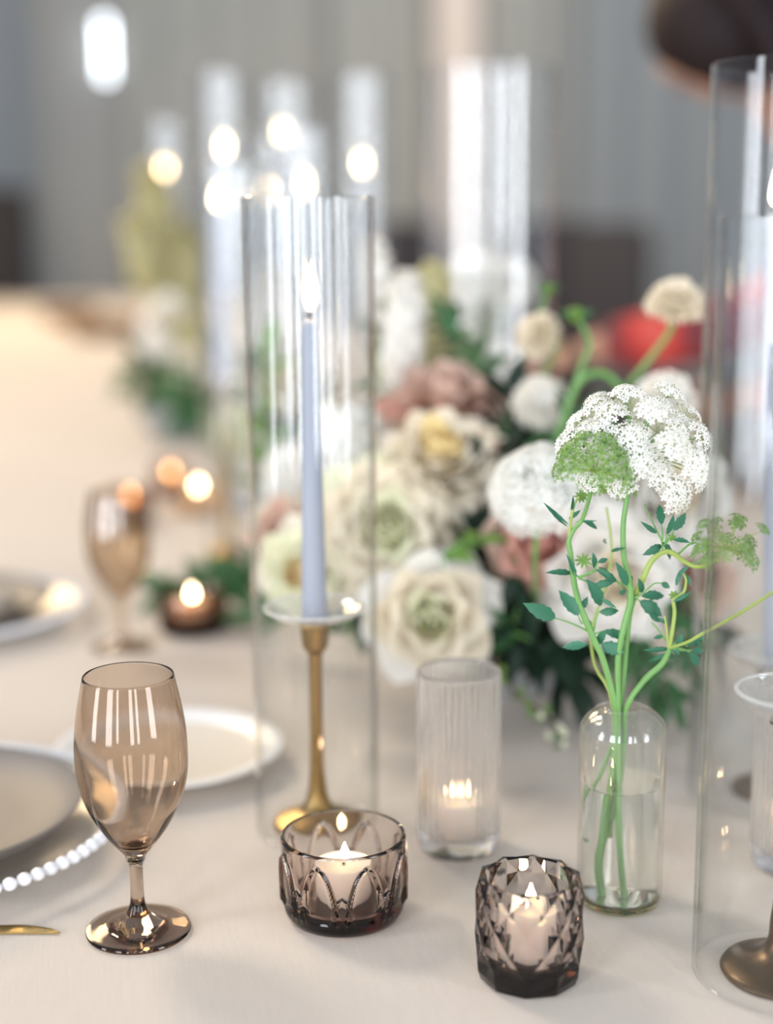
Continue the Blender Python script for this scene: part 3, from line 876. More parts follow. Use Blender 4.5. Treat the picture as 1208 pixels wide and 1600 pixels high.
nk = ob('napkin', me('napkin', *lathe([(0, 0), (.03, 0), (.042, .006), (.044, .016), (.036, .026), (.015, .031), (0, .032)], 24, lambda r, a, z: r * (1 + .08 * math.sin(5 * a + z * 90))), pbr('beige_napkin', (.55, .47, .37), .9, bump=.4)), None, (nb.x, nb.y, TABLE + .0170))
tag(nk, 'rolled beige napkin on the second grey plate at left edge', 'napkin')
c3 = on_table(264, 1196)
bp = thing('bread_plate', 'small white rimmed bread plate behind the front goblet', 'plate', (c3.x, c3.y, TABLE + .0004))
rb = .097
ob('plate_body', me('plate_body', *lathe([(0, .0), (rb * .52, .0), (rb * .57, .0016), (rb * .85, .0125), (rb, .0165), (rb * 1.0, .0185), (rb * .96, .0185), (rb * .84, .0155), (rb * .80, .0120), (rb * .60, .0085), (0, .008)], 96), PORCELAIN), bp)
ob('plate_well', me('plate_well', *lathe([(0, .0084), (rb * .60, .0089), (rb * .79, .0121), (rb * .79, .0124), (rb * .6, .0094), (0, .009)], 96), CREAMPLATE), bp)

# gold knife -----------------------------------------------------------------------------
kt, kb = on_table(96, 1457), on_table(-330, 1452)
kl = (kb - kt).length
kn = thing('butter_knife', 'gold knife lying at the left front edge beside the charger', 'cutlery', (kt.x, kt.y, TABLE + .0006))
def blade_geo(L0, L1, wf, th):
    V, Fc = [], []; n = 14
    for i in range(n + 1):
        f = i / n; x = -(L0 + (L1 - L0) * f); wlo, whi = wf(f)
        V += [(x, wlo, .0002), (x, whi, .0002), (x, whi, th), (x, (wlo + whi) / 2, th * 1.5), (x, wlo, th)]
    for i in range(n):
        for k in range(5):
            k2 = (k + 1) % 5; Fc.append((i * 5 + k, i * 5 + k2, i * 5 + 5 + k2, i * 5 + 5 + k))
    Fc.append((4, 3, 2, 1, 0)); Fc.append(tuple(n * 5 + k for k in range(5)))
    return V, Fc
ob('blade', me('blade', *blade_geo(0, kl * .5, lambda f: (-.0035, -.0034 + .0125 * min(1, f * 3.2) ** .55 * (1 - .3 * f)), .0012), GOLD), kn)
ob('handle', me('handle', *blade_geo(kl * .5, kl, lambda f: (-.0035 - .001 * f, .0052 + .001 * math.sin(f * 3)), .004), GOLD), kn)

# bud vase with water ----------------------------------------------------------------------
bb = on_table(967, 1408)
RB = .0287
hs = hgt(967, 1140, bb); hn = hgt(967, 1104, bb); hw = hgt(967, 1222, bb)
vase = thing('bud_vase', 'small clear glass bottle vase of water holding green stems', 'vase', (bb.x, bb.y, TABLE + .0004))
vout = [(0, .0008), (RB * .78, 0), (RB * .92, .0012), (RB, .006), (RB, .012), (RB, hs - .004)]
vshoulder = smooth_prof([(RB, hs - .004), (RB * .97, hs + .003), (RB * .86, hs + .0085), (RB * .66, hn - .0025), (RB * .50, hn - .001), (RB * .44, hn)], 4)
vin = smooth_prof([(RB * .41, hn), (RB * .40, hn - .002), (RB * .50, hn - .004), (RB * .64, hn - .006), (RB * .82, hs + .006), (RB * .93, hs), (RB - .0022, hs - .006)], 4)
ob('glass_body', me('glass_body', *lathe(vout + vshoulder + vin + [(RB - .0022, .009), (RB * .86, .0055), (RB * .6, .0048), (0, .0046)], 72), VASEGLASS), vase)
ob('thick_base', me('thick_base', *lathe([(0, .0009), (RB * .76, .0006), (RB * .90, .0018), (RB * .93, .0050), (RB * .80, .0053), (0, .0043)], 48), thick_glass('olive_glass_base', (.86, .84, .66), 1.3)), vase)
ob('water', me('water', *lathe([(0, .0056), (RB * .82, .0060), (RB - .0028, .010), (RB - .0026, hw - .0006), (RB - .0024, hw + .0004), (RB - .0032, hw - .0004), (RB * .7, hw - .0008), (0, hw - .0008)], 64), WATER), vase)

# ================================================================= CENTREPIECE FLOWERS
def bowl(label, c, R, h):
    o = ob('flower_bowl', me('flower_bowl', *lathe([(0, 0), (R * .55, 0), (R * .6, .004), (R * .9, h * .5), (R, h - .002), (R * .985, h), (R * .96, h - .003), (R * .84, h * .5), (R * .5, .010), (0, .009)], 56), BOWLM), None, (c.x, c.y, TABLE + .0004))
    return tag(o, label, 'bowl', 'grey flower bowls')
BC = on_table(790, 1072)
bowl('low grey bowl hidden under the near flower arrangement', BC, .078, .062)
def jit(s): return Vector((random.uniform(-s, s), random.uniform(-s, s), 0))
def end(c=None): return (c or BC) + Vector((0, 0, .045)) + jit(.045)
CREAMS = (P_YELLOW, P_CREAM, P_CREAM); WHITES = (P_CREAM, P_WHITE, P_WHITE); GREENS = (P_GREENW, P_GREENW, P_WHITE)
BLUSH = (P_PINK, P_BLUSH, P_BLUSH); PINKS = (P_PINK, P_PINK, P_BLUSH)
def R_(p, px): return px * mpp(p)
G1 = 'flowers of the near centrepiece'
def bl_rose(label, u, v, y, px, d, n, mats, **k):
    p = at(u, v, y); return rose(k.pop('name', 'rose'), label, p, d, R_(p, px), n, mats, k.pop('end', None) or end(), group=k.pop('group', G1), **k)
bl_rose('cream garden rose hanging low beside the ribbed tumbler', 674, 966, 1.20, 88, (-.05, -1, .12), 30, (P_GREENW, P_CREAM, P_WHITE), openness=.95)
bl_rose('large greenish white bloom behind the right edge of the lit glass cylinder', 604, 826, 1.26, 100, (.0, -1, .30), 46, (P_GREENW, P_CREAM, P_GREENW), name='peony', openness=.92)
bl_rose('cream rose with butter yellow heart above the greenish white bloom', 690, 708, 1.29, 84, (.05, -.60, .85), 30, CREAMS, openness=.85)
bl_rose('dusty pink rose opening sideways above the yellow-hearted rose', 702, 622, 1.40, 84, (.1, -.45, .95), 26, (P_BLUSH, P_BLUSH, P_PINK), openness=1.0)
bl_rose('small cream rose low behind the blue grey candle', 470, 893, 1.26, 66, (-.3, -1, .1), 26, (P_YELLOW, P_GREENW, P_CREAM))
bl_rose('pale blush rose at the left behind the lit glass cylinder', 440, 838, 1.36, 56, (-.5, -1, .2), 22, (P_BLUSH, P_BLUSH, P_CREAM))
bl_rose('coral pink rose below the lace flower at the right', 846, 852, 1.22, 68, (.1, -1, -.1), 26, PINKS)
bl_rose('white rose low at the right behind the feathery stems', 960, 908, 1.20, 90, (.1, -1, .1), 28, (P_CREAM, P_WHITE, P_WHITE))
bl_rose('large white rose behind the lace flower head at the right', 1052, 775, 1.26, 88, (.3, -1, .3), 30, WHITES)
bl_rose('white bloom tucked in left of the coral pink rose', 872, 915, 1.26, 50, (-.3, -1, .1), 22, (P_CREAM, P_CREAM, P_WHITE))
bl_rose('pink-tinged rose at the far right behind the front glass cylinder', 1095, 905, 1.32, 60, (.3, -1, .2), 22, (P_PINK, P_BLUSH, P_CREAM))
bl_rose('small peach petal cluster just right of the yellow-hearted rose', 768, 700, 1.30, 30, (.6, -.8, .3), 14, (P_BLUSH, P_CREAM, P_BLUSH))
def bl_cluster(name, label, u, v, y, px, lpx, n, spx, mat, axis=(0, 0, 1), **k):
    p = at(u, v, y); m = mpp(p)
    return cluster(name, label, p, axis, px * m, lpx * m, n, spx * m, mat, k.pop('end', None) or end(), group=k.pop('group', G1), **k)
bl_cluster('hydrangea', 'big white hydrangea head seen through the lit glass cylinder', 540, 708, 1.38, 92, 160, 80, 24, P_WHITE, (0, -.3, 1))
bl_cluster('hydrangea', 'white hydrangea head at left behind the blue grey candle', 462, 752, 1.46, 62, 110, 50, 22, P_WHITE, (-.3, -.3, 1))
bl_cluster('stock_flower', 'white stock spike standing right of the lit glass cylinder', 630, 520, 1.46, 34, 180, 54, 23, P_WHITE, (.06, 0, 1))
bl_cluster('stock_flower', 'white stock spike close behind the rim side of the lit cylinder', 588, 450, 1.56, 24, 150, 34, 20, P_WHITE, (-.05, 0, 1))
bl_cluster('hydrangea', 'lime cream flower cluster beside the white stock spike', 672, 455, 1.62, 36, 80, 34, 20, P_LIME, (.2, 0, 1))
bl_cluster('hydrangea', 'small olive cream cluster above the dusty pink rose', 690, 548, 1.55, 34, 70, 30, 18, P_LIME, (.1, 0, 1))
def bl_scab(label, u, v, y, px, d, mat=P_CREAM, e=None, **k):
    p = at(u, v, y); return scabiosa(label, p, d, R_(p, px), e or end(), mat, group='scabiosa blooms', **k)
bl_scab('cream scabiosa highest at right, against the red sleeve', 1057, 462, 1.27, 45, (.05, -.45, .9), e=at(955, 640, 1.3))
bl_scab('cream scabiosa turned left, above the middle of the flowers', 832, 520, 1.33, 38, (-.75, -.55, .35), e=at(790, 690, 1.36))
bl_scab('round white scabiosa above the lace flower at centre right', 848, 625, 1.30, 47, (.0, -.85, .5), P_WHITE)
bl_scab('round white scabiosa at right directly above the lace flower head', 1046, 618, 1.24, 50, (.15, -.8, .6), P_WHITE)
bl_scab('white bloom upper left inside the tall wide glass cylinder view', 738, 425, 1.86, 44, (-.1, -.7, .7), P_WHITE, e=on_table(745, 960))
bl_scab('white bloom upper right seen through the tall wide glass cylinder', 797, 432, 1.88, 42, (.1, -.7, .7), P_WHITE, e=on_table(775, 960))
bl_scab('white bloom lower down seen through the tall wide glass cylinder', 765, 562, 1.84, 42, (.1, -.9, .4), P_WHITE, e=on_table(770, 960))
# budded stems of the scabiosas
def bare_stem(name, label, pts, rad, mat=STEM, tip=None, cat='flower stem'):
    t = thing(name, label, cat, pts[0])
    tube('stem', pts, rad, mat, t, 8)
    if tip:
        V, Fc = lathe([(0, -tip), (tip * .7, -tip * .7), (tip, 0), (tip * .7, tip * .55), (0, tip * .7)], 14)
        ob('bud', me('bud', [Vector(v) + (pts[-1] - pts[0]) for v in V], Fc, LEAF_L), t)
        for k in range(7):
            a = 2 * PI * k / 7
            put_leaf(pts[-1] + Vector((0, 0, -tip * .4)), pts[-1] + Vector((math.cos(a) * tip * 2, math.sin(a) * tip * 2, tip * .3)), tip * .8, LEAF_M, t, name='bract')
    return t
Y_ = 1.30
bare_stem('scabiosa_bud', 'bare green flower bud on a curved stem right of the cylinder', [at(868, 700, Y_), at(885, 640, Y_), at(912, 565, Y_), at(921, 535, Y_), at(900, 490, Y_)], [.0028, .0026, .002], STEM, .0085)
bare_stem('arching_stem', 'green stem arching above the lace flower head', [at(870, 690, 1.28), at(900, 605, 1.28), at(930, 583, 1.28), at(960, 595, 1.28), at(985, 640, 1.28), at(990, 720, 1.28)], [.003, .0032, .003], STEM)
bare_stem('scabiosa_bud', 'small dark green bud in front of the tall wide cylinder', [at(800, 640, 1.36), at(815, 560, 1.36), at(845, 490, 1.36), at(856, 450, 1.36)], [.0026, .0022, .0016], STEM, .0065)

# foliage: dense core, then separate leafy branches
core = BC + Vector((.0, .01, .15))
leaf_mass('dense leaves coloured as dark shade in the middle of the near arrangement', core, .145, 520, .05, .02, LEAF_D, .78, 'foliage_mass')
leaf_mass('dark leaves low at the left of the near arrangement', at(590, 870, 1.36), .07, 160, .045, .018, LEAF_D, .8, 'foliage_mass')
brs = [
 ('dark leafy branch below the coral pink rose', [(800, 900), (790, 960), (760, 1010)], 1.26, LEAF_D, 12, .05, .017),
 ('dark leaves drooping right of the cream garden rose', [(800, 950), (835, 1000), (905, 1045)], 1.24, LEAF_D, 10, .06, .018),
 ('leaves coloured as dark shade between the roses at centre', [(720, 900), (745, 850), (770, 820)], 1.24, LEAF_D, 9, .035, .013),
 ('light green curved leaves right of the greenish white bloom', [(700, 915), (690, 875), (720, 850), (745, 845)], 1.21, LEAF_L, 6, .034, .012),
 ('leaves coloured as dark shade below the coral pink rose', [(800, 870), (815, 920), (800, 985)], 1.22, LEAF_D, 12, .035, .012),
 ('olive green sprig above the trailing twig', [(830, 1000), (790, 985), (740, 985)], 1.22, LEAF_M, 12, .028, .010),
 ('dark drooping leaves beside the bud vase stems', [(905, 940), (890, 1000), (880, 1050)], 1.25, LEAF_D, 8, .055, .018),
 ('feathery green branch hanging behind the bud vase at right', [(990, 950), (1020, 1030), (1050, 1095)], 1.22, LEAF_M, 22, .032, .009),
 ('green branch low behind the bud vase stems', [(1000, 930), (985, 1010), (1010, 1075)], 1.23, LEAF_M, 18, .032, .010),
 ('green leaves at right beneath the white rose', [(1010, 920), (1060, 960), (1085, 1035)], 1.24, LEAF_M, 16, .036, .012),
 ('dark leaves at right behind the glass cylinder edge', [(1040, 880), (1090, 960), (1110, 1010)], 1.30, LEAF_D, 12, .045, .015),
 ('green leaves rising above the dusty pink rose', [(740, 620), (750, 575), (720, 530)], 1.45, LEAF_M, 10, .04, .016),
 ('dark green stem leaves left of the round white scabiosa', [(790, 760), (785, 690), (800, 620)], 1.34, LEAF_D, 14, .045, .018),
 ('dark leaves between the yellow-hearted rose and the lace flower', [(760, 830), (745, 780), (770, 730)], 1.30, LEAF_D, 14, .05, .02),
 ('green leaves under the round white scabiosa', [(850, 760), (865, 710), (895, 670)], 1.29, LEAF_M, 12, .04, .014),
 ('green leaves at the left behind the blue grey candle', [(500, 960), (450, 930), (400, 905)], 1.50, LEAF_M, 12, .05, .02),
 ('pale green leaves low behind the lit glass cylinder', [(560, 1010), (540, 970), (548, 930)], 1.30, LEAF_M, 10, .04, .015),
 ('green leaves behind the white stock spike', [(650, 640), (610, 590), (605, 520)], 1.5, LEAF_M, 14, .04, .014),
 ('green leaves in front of the tall wide cylinder base', [(760, 640), (730, 560), (700, 500)], 1.52, LEAF_M, 12, .04, .014),
 ('pale green leaves left behind the lit glass cylinder', [(440, 860), (415, 690), (420, 560)], 1.62, LEAF_L, 14, .045, .018),
]
for lab, pts, y, mat, n, ll, lw in brs:
    branch(lab, [at(u, v, y) for u, v in pts], n, ll, lw, mat)
# trailing twig with tiny buds
tw = [at(770, 1025, 1.20), at(800, 1078, 1.19), at(840, 1108, 1.17), at(872, 1140, 1.15), at(886, 1166, 1.14)]
t = thing('trailing_twig', 'thin brown twig with tiny pale buds trailing over the table', 'twig', tw[0])
tube('stem', tw, [.0016, .0014, .0009], TWIG, t, 6)
pp = spline(tw, 8)
for k in range(15):
    p = pp[min(len(pp) - 1, 2 + k * 2)] + Vector((random.uniform(-.008, .008), 0, random.uniform(-.008, .006)))
    o = ob('bud', me('bud', *lathe([(0, -.004), (.0026, -.002), (.0032, .0005), (.0016, .003), (0, .004)], 8), LEAF_L if k < 9 else P_GREENW), t, p - tw[0])
    put_leaf(pp[min(len(pp) - 1, 2 + k * 2)], p + Vector((random.uniform(-.01, .01), 0, -.004)), .004, LEAF_M, t)

# ================================================================= LACE FLOWER (umbels)
def umbellet_geo(n=34, seed=0, R=0.010):
    """one small umbel: fine stalks with tiny five-petalled florets; returns florets, buds and stalks"""
    rnd = random.Random(seed); fl, bd, st = [], [], []
    for k in range(n):
        f = math.sqrt((k + .5) / n); a = k * 2.39996
        top = Vector((R * f * math.cos(a), R * f * math.sin(a), R * .75 - R * .45 * f * f + rnd.uniform(-.0006, .0006)))
        st.append(tube_geo([(0, 0, 0), tuple(top)], .00016, 3, False))
        nrm = (Vector((top.x, top.y, R * .8))).normalized()
        q = quat_z(nrm, rnd.uniform(0, 6)).to_matrix().to_4x4(); s = .0020 * rnd.uniform(.8, 1.2)
        V = [(0, 0, .1)]; Fc = []
        for j in range(5):
            b = 2 * PI * j / 5
            o = len(V)
            V += [(math.cos(b - .5) * .55, math.sin(b - .5) * .55, .12), (math.cos(b - .25) * 1.02, math.sin(b - .25) * 1.02, .22), (math.cos(b + .25) * 1.02, math.sin(b + .25) * 1.02, .22), (math.cos(b + .5) * .55, math.sin(b + .5) * .55, .12)]
            Fc.append((0, o, o + 1, o + 2, o + 3))
        fl.append(xf((V, Fc), Matrix.Translation(top) @ q @ Matrix.Scale(s, 4)))
        if rnd.random() < .22:
            bd.append(xf(lathe([(0, -1), (.8, -.3), (.7, .5), (0, 1)], 5), Matrix.Translation(top * .93 + Vector((.0006, .0004, .0004))) @ Matrix.Scale(.00052, 4)))
    return fl, bd, st
def umbellet_mesh(seed, flm, stm, bdm, n=34, R=.010):
    fl, bd, st = umbellet_geo(n, seed, R)
    A = join(fl); B = join(bd) if bd else ([], []); D = join(st)
    V, Fc = join([A, B, D])
    mi = [0] * len(A[1]) + [1] * len(B[1]) + [2] * len(D[1])
    return me('umbellet', V, Fc, None, False, [flm, bdm, stm], mi)
def umbel(parent, hub, axis, R, count, meshes, spread=1.75, ur=1.0, raym=STEM, rr=.00045, jitter=.05):
    """umbellets on rays from a hub; hub and rays in world coordinates"""
    rays = []; axis = Vector(axis).normalized(); q0 = quat_z(axis)
    for k in range(count):
        f = (k + .5) / count
        th = spread * math.sqrt(f); a = k * 2.39996 + random.uniform(-.15, .15)
        d = q0 @ Vector((math.sin(th) * math.cos(a), math.sin(th) * math.sin(a), math.cos(th)))
        L = R * random.uniform(1 - jitter * 2, 1 + jitter)
        p = hub + d * L
        mid_ = hub + d * L * .5 + axis * L * .06
        rays.append(tube_geo(spline([hub - parent.location, mid_ - parent.location, p - parent.location], 3), [rr * 1.25 - rr * .5 * i / 6 for i in range(7)], 5, False))
        o = ob('umbellet', random.choice(meshes), parent)
        o.matrix_local = Matrix.Translation(p - parent.location) @ (quat_z((d * .85 + axis * .35).normalized(), random.uniform(0, 6))).to_matrix().to_4x4() @ Matrix.Scale(ur * random.uniform(.85, 1.1), 4)
    r = ob('rays', me('rays', *join(rays), raym), parent); r.name = 'ray'; r['kind'] = 'stuff'
PALESTEM = pbr('pale_pedicel', (.50, .55, .34), .6)
UM_W = [umbellet_mesh(s, LACE, PALESTEM, LACE_SEED) for s in range(4)]
UM_G = [umbellet_mesh(10 + s, LEAF_L, STEM, LEAF_M, 20, .009) for s in range(2)]
UM_M = [umbellet_mesh(20 + s, LACE, PALESTEM, LEAF_M, 30, .010) for s in range(2)]
YV = bb.y
def A(u, v, dy=0.0): return at(u, v, YV + dy)
vb = lambda u, v, dy=0.0: at(u, v, YV + dy)
# main stem with the large white umbel
lace = thing('lace_flower', 'white lace flower with a large domed head in the bud vase', 'flower', vb(958, 1300), 'lace flower stems in the bud vase')
tube('stem', [vb(968, 1300), vb(966, 1180), vb(966, 1106), A(966, 1030), A(974, 983), A(984, 945), A(986, 925)], [0.00179, 0.00203, 0.00211], STEM, lace)
tube('stem', [A(986, 925), A(984, 909), A(975, 870), A(974, 819), A(980, 775), A(986, 700)], [0.00195, 0.00179, 0.00164], STEM, lace)
tube('stem', [vb(968, 1300), vb(972, 1370), vb(977, 1425)], [0.00172, 0.00179, 0.00172], STEM, lace)
HUB = A(990, 714)
umbel(lace, HUB, (.12, -.34, .93), R_(HUB, 102), 36, UM_W, 1.72, 1.15, jitter=.12)
# second stem with side shoots and the greenish head
gst = thing('lace_flower', 'greenish budding lace flower leaning at the left of the bud vase', 'flower', vb(945, 1300), 'lace flower stems in the bud vase')
tube('stem', [vb(945, 1330, .004), vb(953, 1240, .003), vb(960, 1180), vb(962, 1108), A(943, 1032), A(930, 1003), A(905, 945)], [0.00203, 0.00218, 0.00211], STEM, gst)
tube('stem', [A(905, 945), A(897, 909), A(891, 862), A(889, 845), A(897, 827), A(910, 811), A(922, 775, -.01), A(930, 735, -.03)], [0.00203, 0.00179, 0.00148, 0.00094], STEM, gst)
tube('stem', [A(889, 845), A(892, 815), A(897, 790), A(905, 776)], [0.00109, 0.00094, 0.00062], STEM_Y, gst)
HG = A(930, 738, -.03)
umbel(gst, HG, (0, -.2, 1), R_(HG, 52), 20, UM_G, 1.6, .95, STEM_Y)
# right-hand forked stem with the loose yellow green umbel
yst = thing('lace_flower', 'loose yellow green umbel on the stem arching right of the bud vase', 'flower', vb(975, 1300), 'lace flower stems in the bud vase')
tube('stem', [vb(930, 1310, .006), vb(915, 1290, .012), vb(935, 1220, .01), vb(966, 1140, .004), vb(970, 1106, .004), A(976, 1040, .006), A(984, 960, .006), A(994, 927, .004)], [0.00125, 0.00140, 0.00187, 0.00187], STEM, yst)
tube('stem', [A(994, 927, .004), A(1005, 904), A(1017, 878), A(1035, 863), A(1051, 864), A(1071, 878, -.01), A(1092, 886, -.02), A(1122, 876, -.05)], [0.00203, 0.00203, 0.00164, 0.00101], STEM_Y, yst)
HY = A(1135, 858, -.06)
umbel(yst, HY, (.1, .15, 1), R_(HY, 56), 22, UM_G, 2.0, .62, STEM_Y, .0004, .25)
# low right stem, feathery
rst = thing('lace_flower', 'feathery green side stem bending low to the right of the bud vase', 'flower', vb(985, 1300), 'lace flower stems in the bud vase')
tube('stem', [vb(948, 1395, .006), vb(944, 1330, .006), vb(965, 1240, .006), vb(975, 1160, .006), A(979, 1106), A(1005, 1065), A(1035, 1037), A(1046, 1014)], [0.00234, 0.00234, 0.00172, 0.00211, 0.00187], STEM, rst)
tube('stem', [A(1045, 1014), A(1042, 985), A(1039, 962)], [0.00101, 0.00086, 0.00062], STEM_Y, rst)
tube('stem', [A(1047, 1010), A(1054, 960), A(1053, 937), A(1068, 926), A(1072, 906), A(1066, 893)], [0.00140, 0.00125, 0.00094, 0.00062], STEM_Y, rst)
tube('stem', [A(1047, 1012), A(1075, 1003, -.01), A(1098, 990, -.02), A(1160, 956, -.05), A(1216, 920, -.07)], [0.00094, 0.00117, 0.00125, 0.00109], STEM_Y, rst)
# faint thin stem behind
fst = thing('lace_flower', 'thin pale stem standing behind the bud vase foliage', 'flower', vb(955, 1300), 'lace flower stems in the bud vase')
tube('stem', [vb(958, 1300, .01), vb(958, 1106, .004), A(930, 1040, .02), A(925, 985, .04), A(943, 927, .05), A(956, 862, .05), A(948, 793, .05)], [0.00125, 0.00109, 0.00078], STEM_Y, fst)
HF = A(946, 770, .05); umbel(fst, HF, (0, -.1, 1), R_(HF, 34), 14, UM_G, 1.5, .8, STEM_Y)
# leaves: (owner, base px, tip px, width px)
LV = [
 (gst, 868, 966, 824, 946, 21), (gst, 904, 962, 876, 922, 18), (gst, 907, 952, 919, 934, 10), (gst, 918, 1007, 877, 1010, 13), (gst, 940, 1006, 976, 1020, 18),
 (gst, 943, 986, 985, 996, 13), (gst, 935, 1006, 944, 986, 12), (gst, 936, 956, 970, 955, 12), (gst, 940, 946, 924, 908, 20), (gst, 928, 915, 963, 908, 11),
 (gst, 893, 896, 860, 892, 9), (gst, 929, 889, 929, 864, 9), (gst, 934, 879, 951, 872, 7), (gst, 913, 968, 929, 979, 7), (gst, 900, 905, 890, 868, 7),
 (lace, 963, 909, 936, 889, 11), (lace, 980, 915, 967, 882, 12), (lace, 984, 913, 987, 899, 6), (lace, 978, 922, 967, 929, 8), (lace, 988, 932, 977, 941, 11),
 (yst, 1002, 932, 1044, 928, 14), (yst, 1033, 911, 1048, 918, 9), (yst, 999, 939, 1039, 963, 20), (yst, 1003, 926, 1001, 908, 9),
 (yst, 1034, 820, 1031, 786, 12), (yst, 1042, 835, 1055, 807, 10), (yst, 1053, 829, 1073, 801, 13), (yst, 1052, 843, 1077, 845, 8), (yst, 1034, 852, 1009, 866, 12), (yst, 1036, 847, 1054, 876, 12),
 (yst, 1026, 833, 1005, 818, 7), (gst, 889, 820, 849, 785, 4), (gst, 888, 823, 851, 792, 4), (gst, 893, 797, 897, 780, 5), (gst, 889, 811, 908, 797, 6), (gst, 912, 815, 938, 825, 9), (gst, 900, 816, 931, 813, 3),
 (rst, 1046, 1014, 1011, 1015, 7), (rst, 1040, 1020, 1008, 1038, 6), (rst, 1046, 1018, 1053, 1034, 9), (rst, 1078, 1019, 1096, 1043, 12), (rst, 1082, 1016, 1103, 1017, 10), (rst, 1074, 1010, 1104, 991, 9),
 (rst, 1014, 959, 1034, 974, 7), (rst, 1021, 997, 1039, 993, 6), (rst, 1058, 1010, 1066, 992, 8), (rst, 1056, 915, 1064, 891, 6), (rst, 1072, 897, 1081, 916, 6), (rst, 1058, 900, 1076, 884, 6), (rst, 1052, 940, 1082, 925, 6), (rst, 1047, 1006, 1062, 1022, 9), (rst, 1043, 975, 1020, 962, 5), (rst, 1090, 1000, 1098, 1015, 7),
 (fst, 948, 850, 941, 838, 5), (fst, 955, 862, 972, 856, 5), (fst, 950, 895, 935, 885, 6), (fst, 940, 935, 962, 950, 6),
]
for ow, bu, bv_, tu, tv, wd in LV:
    b = A(bu, bv_, random.uniform(-.004, .004)); tp = A(tu, tv, random.uniform(-.014, .010))
    put_leaf(b, tp, wd * 1.15 * mpp(b), LEAF_B, ow, Vector((random.uniform(-.5, .5), -1, random.uniform(.1, .7))), True)
PT = [  # petioles
 (gst, [(920, 987), (895, 975), (868, 966)]), (gst, [(910, 975), (906, 968), (904, 962)]), (gst, [(928, 986), (931, 968), (936, 956)]), (gst, [(905, 902), (898, 898), (893, 896)]), (gst, [(903, 902), (916, 897), (929, 889), (934, 879)]),
 (gst, [(905, 903), (922, 896), (940, 890), (958, 900), (972, 922)]), (gst, [(904, 903), (916, 908), (928, 915)]), (gst, [(928, 990), (936, 988), (943, 986)]),
 (lace, [(986, 925), (975, 913), (963, 909)]), (yst, [(994, 934), (1010, 922), (1022, 912), (1033, 911)]), (yst, [(992, 932), (996, 936), (999, 939)]),
 (yst, [(1036, 863), (1034, 845), (1028, 833), (1006, 787)]), (yst, [(1035, 845), (1035, 832), (1034, 820)]), (yst, [(1038, 852), (1041, 842), (1042, 835)]), (yst, [(1040, 850), (1048, 838), (1053, 829)]),
 (yst, [(1060, 866), (1078, 850), (1090, 850), (1086, 862), (1075, 871)]), (yst, [(1070, 878), (1085, 880), (1106, 872)]),
 (rst, [(1046, 1013), (1062, 1016), (1082, 1016)]), (rst, [(1050, 1012), (1066, 1014), (1078, 1019)]), (rst, [(1046, 1012), (1062, 1002), (1074, 1010)]), (rst, [(1040, 1000), (1030, 985), (1018, 972)]),
]
for ow, pts in PT:
    tube('petiole', [A(u, v) for u, v in pts], [.0008, .0006, .0004], STEM, ow, 5)
def star(owner, u, v, px, n=9):
    c = A(u, v)
    for k in range(n):
        a = 2 * PI * k / n + .3
        put_leaf(c, c + Vector((math.cos(a) * px, random.uniform(-.3, .3) * px, math.sin(a) * px * .9)) * mpp(c), 4.2 * mpp(c), LEAF_L, owner, name='bract')
star(gst, 912, 876, 15); star(gst, 908, 776, 12); star(yst, 1050, 840, 8, 6); star(rst, 1053, 930, 9, 7)
# rounded lace head further back on the left
lc = thing('lace_flower', 'rounded white lace flower dotted green, left of the large head', 'flower', at(836, 830, 1.10), 'lace flower heads')
HL = at(842, 772, 1.10)
tube('stem', [BC + Vector((.03, -.02, .05)), at(836, 900, 1.16), at(838, 840, 1.11), HL], [.0022, .0022, .002], STEM, lc)
umbel(lc, HL, (-.1, -.55, .8), R_(HL, 62), 38, UM_M, 1.75, 1.30)

# ================================================================= FURTHER ALONG THE TABLE
def far_cyl(label, u, vtop, y, px, fl=None, vbase=None):
    p = at(u, vtop, y); b = Vector((p.x, y, 0))
    R = px * mpp(p)
    cylinder_vase(label + ' glass cylinder', b, R, p.z - TABLE, CLEAR_BIG, .003, 64)
    if fl:
        fu, fv = fl; q = at(fu, fv, y); h = q.z - TABLE
        b2 = Vector((q.x, y, 0))
        zc_ = max(.10, h - .25)
        candlestick('candlestick in the ' + label + ' cylinder', b2, zc_, BRASS, min(.032, R * .7), min(.034, R * .75))
        taper('lit taper candle in the ' + label + ' cylinder', b2, zc_ - .012, h - .012, .0095, .006, fl=.028, segs=16)
far_cyl('tall wide nearest background', 765, 104, 1.72, 104)
far_cyl('tall left-of-centre background', 345, 112, 2.45, 42, (350, 232))
far_cyl('tall right-of-taper background', 566, 116, 2.55, 46, (565, 259))
far_cyl('tall middle background', 446, 128, 2.75, 50, (440, 210))
far_cyl('small far left background', 258, 188, 3.3, 32, (257, 265))
far_cyl('shorter nearer background', 362, 258, 2.0, 56, (340, 314))
far_cyl('background behind-the-taper', 476, 200, 2.25, 48, (475, 292))
far_cyl('farthest middle background', 415, 215, 3.0, 36, (418, 300))
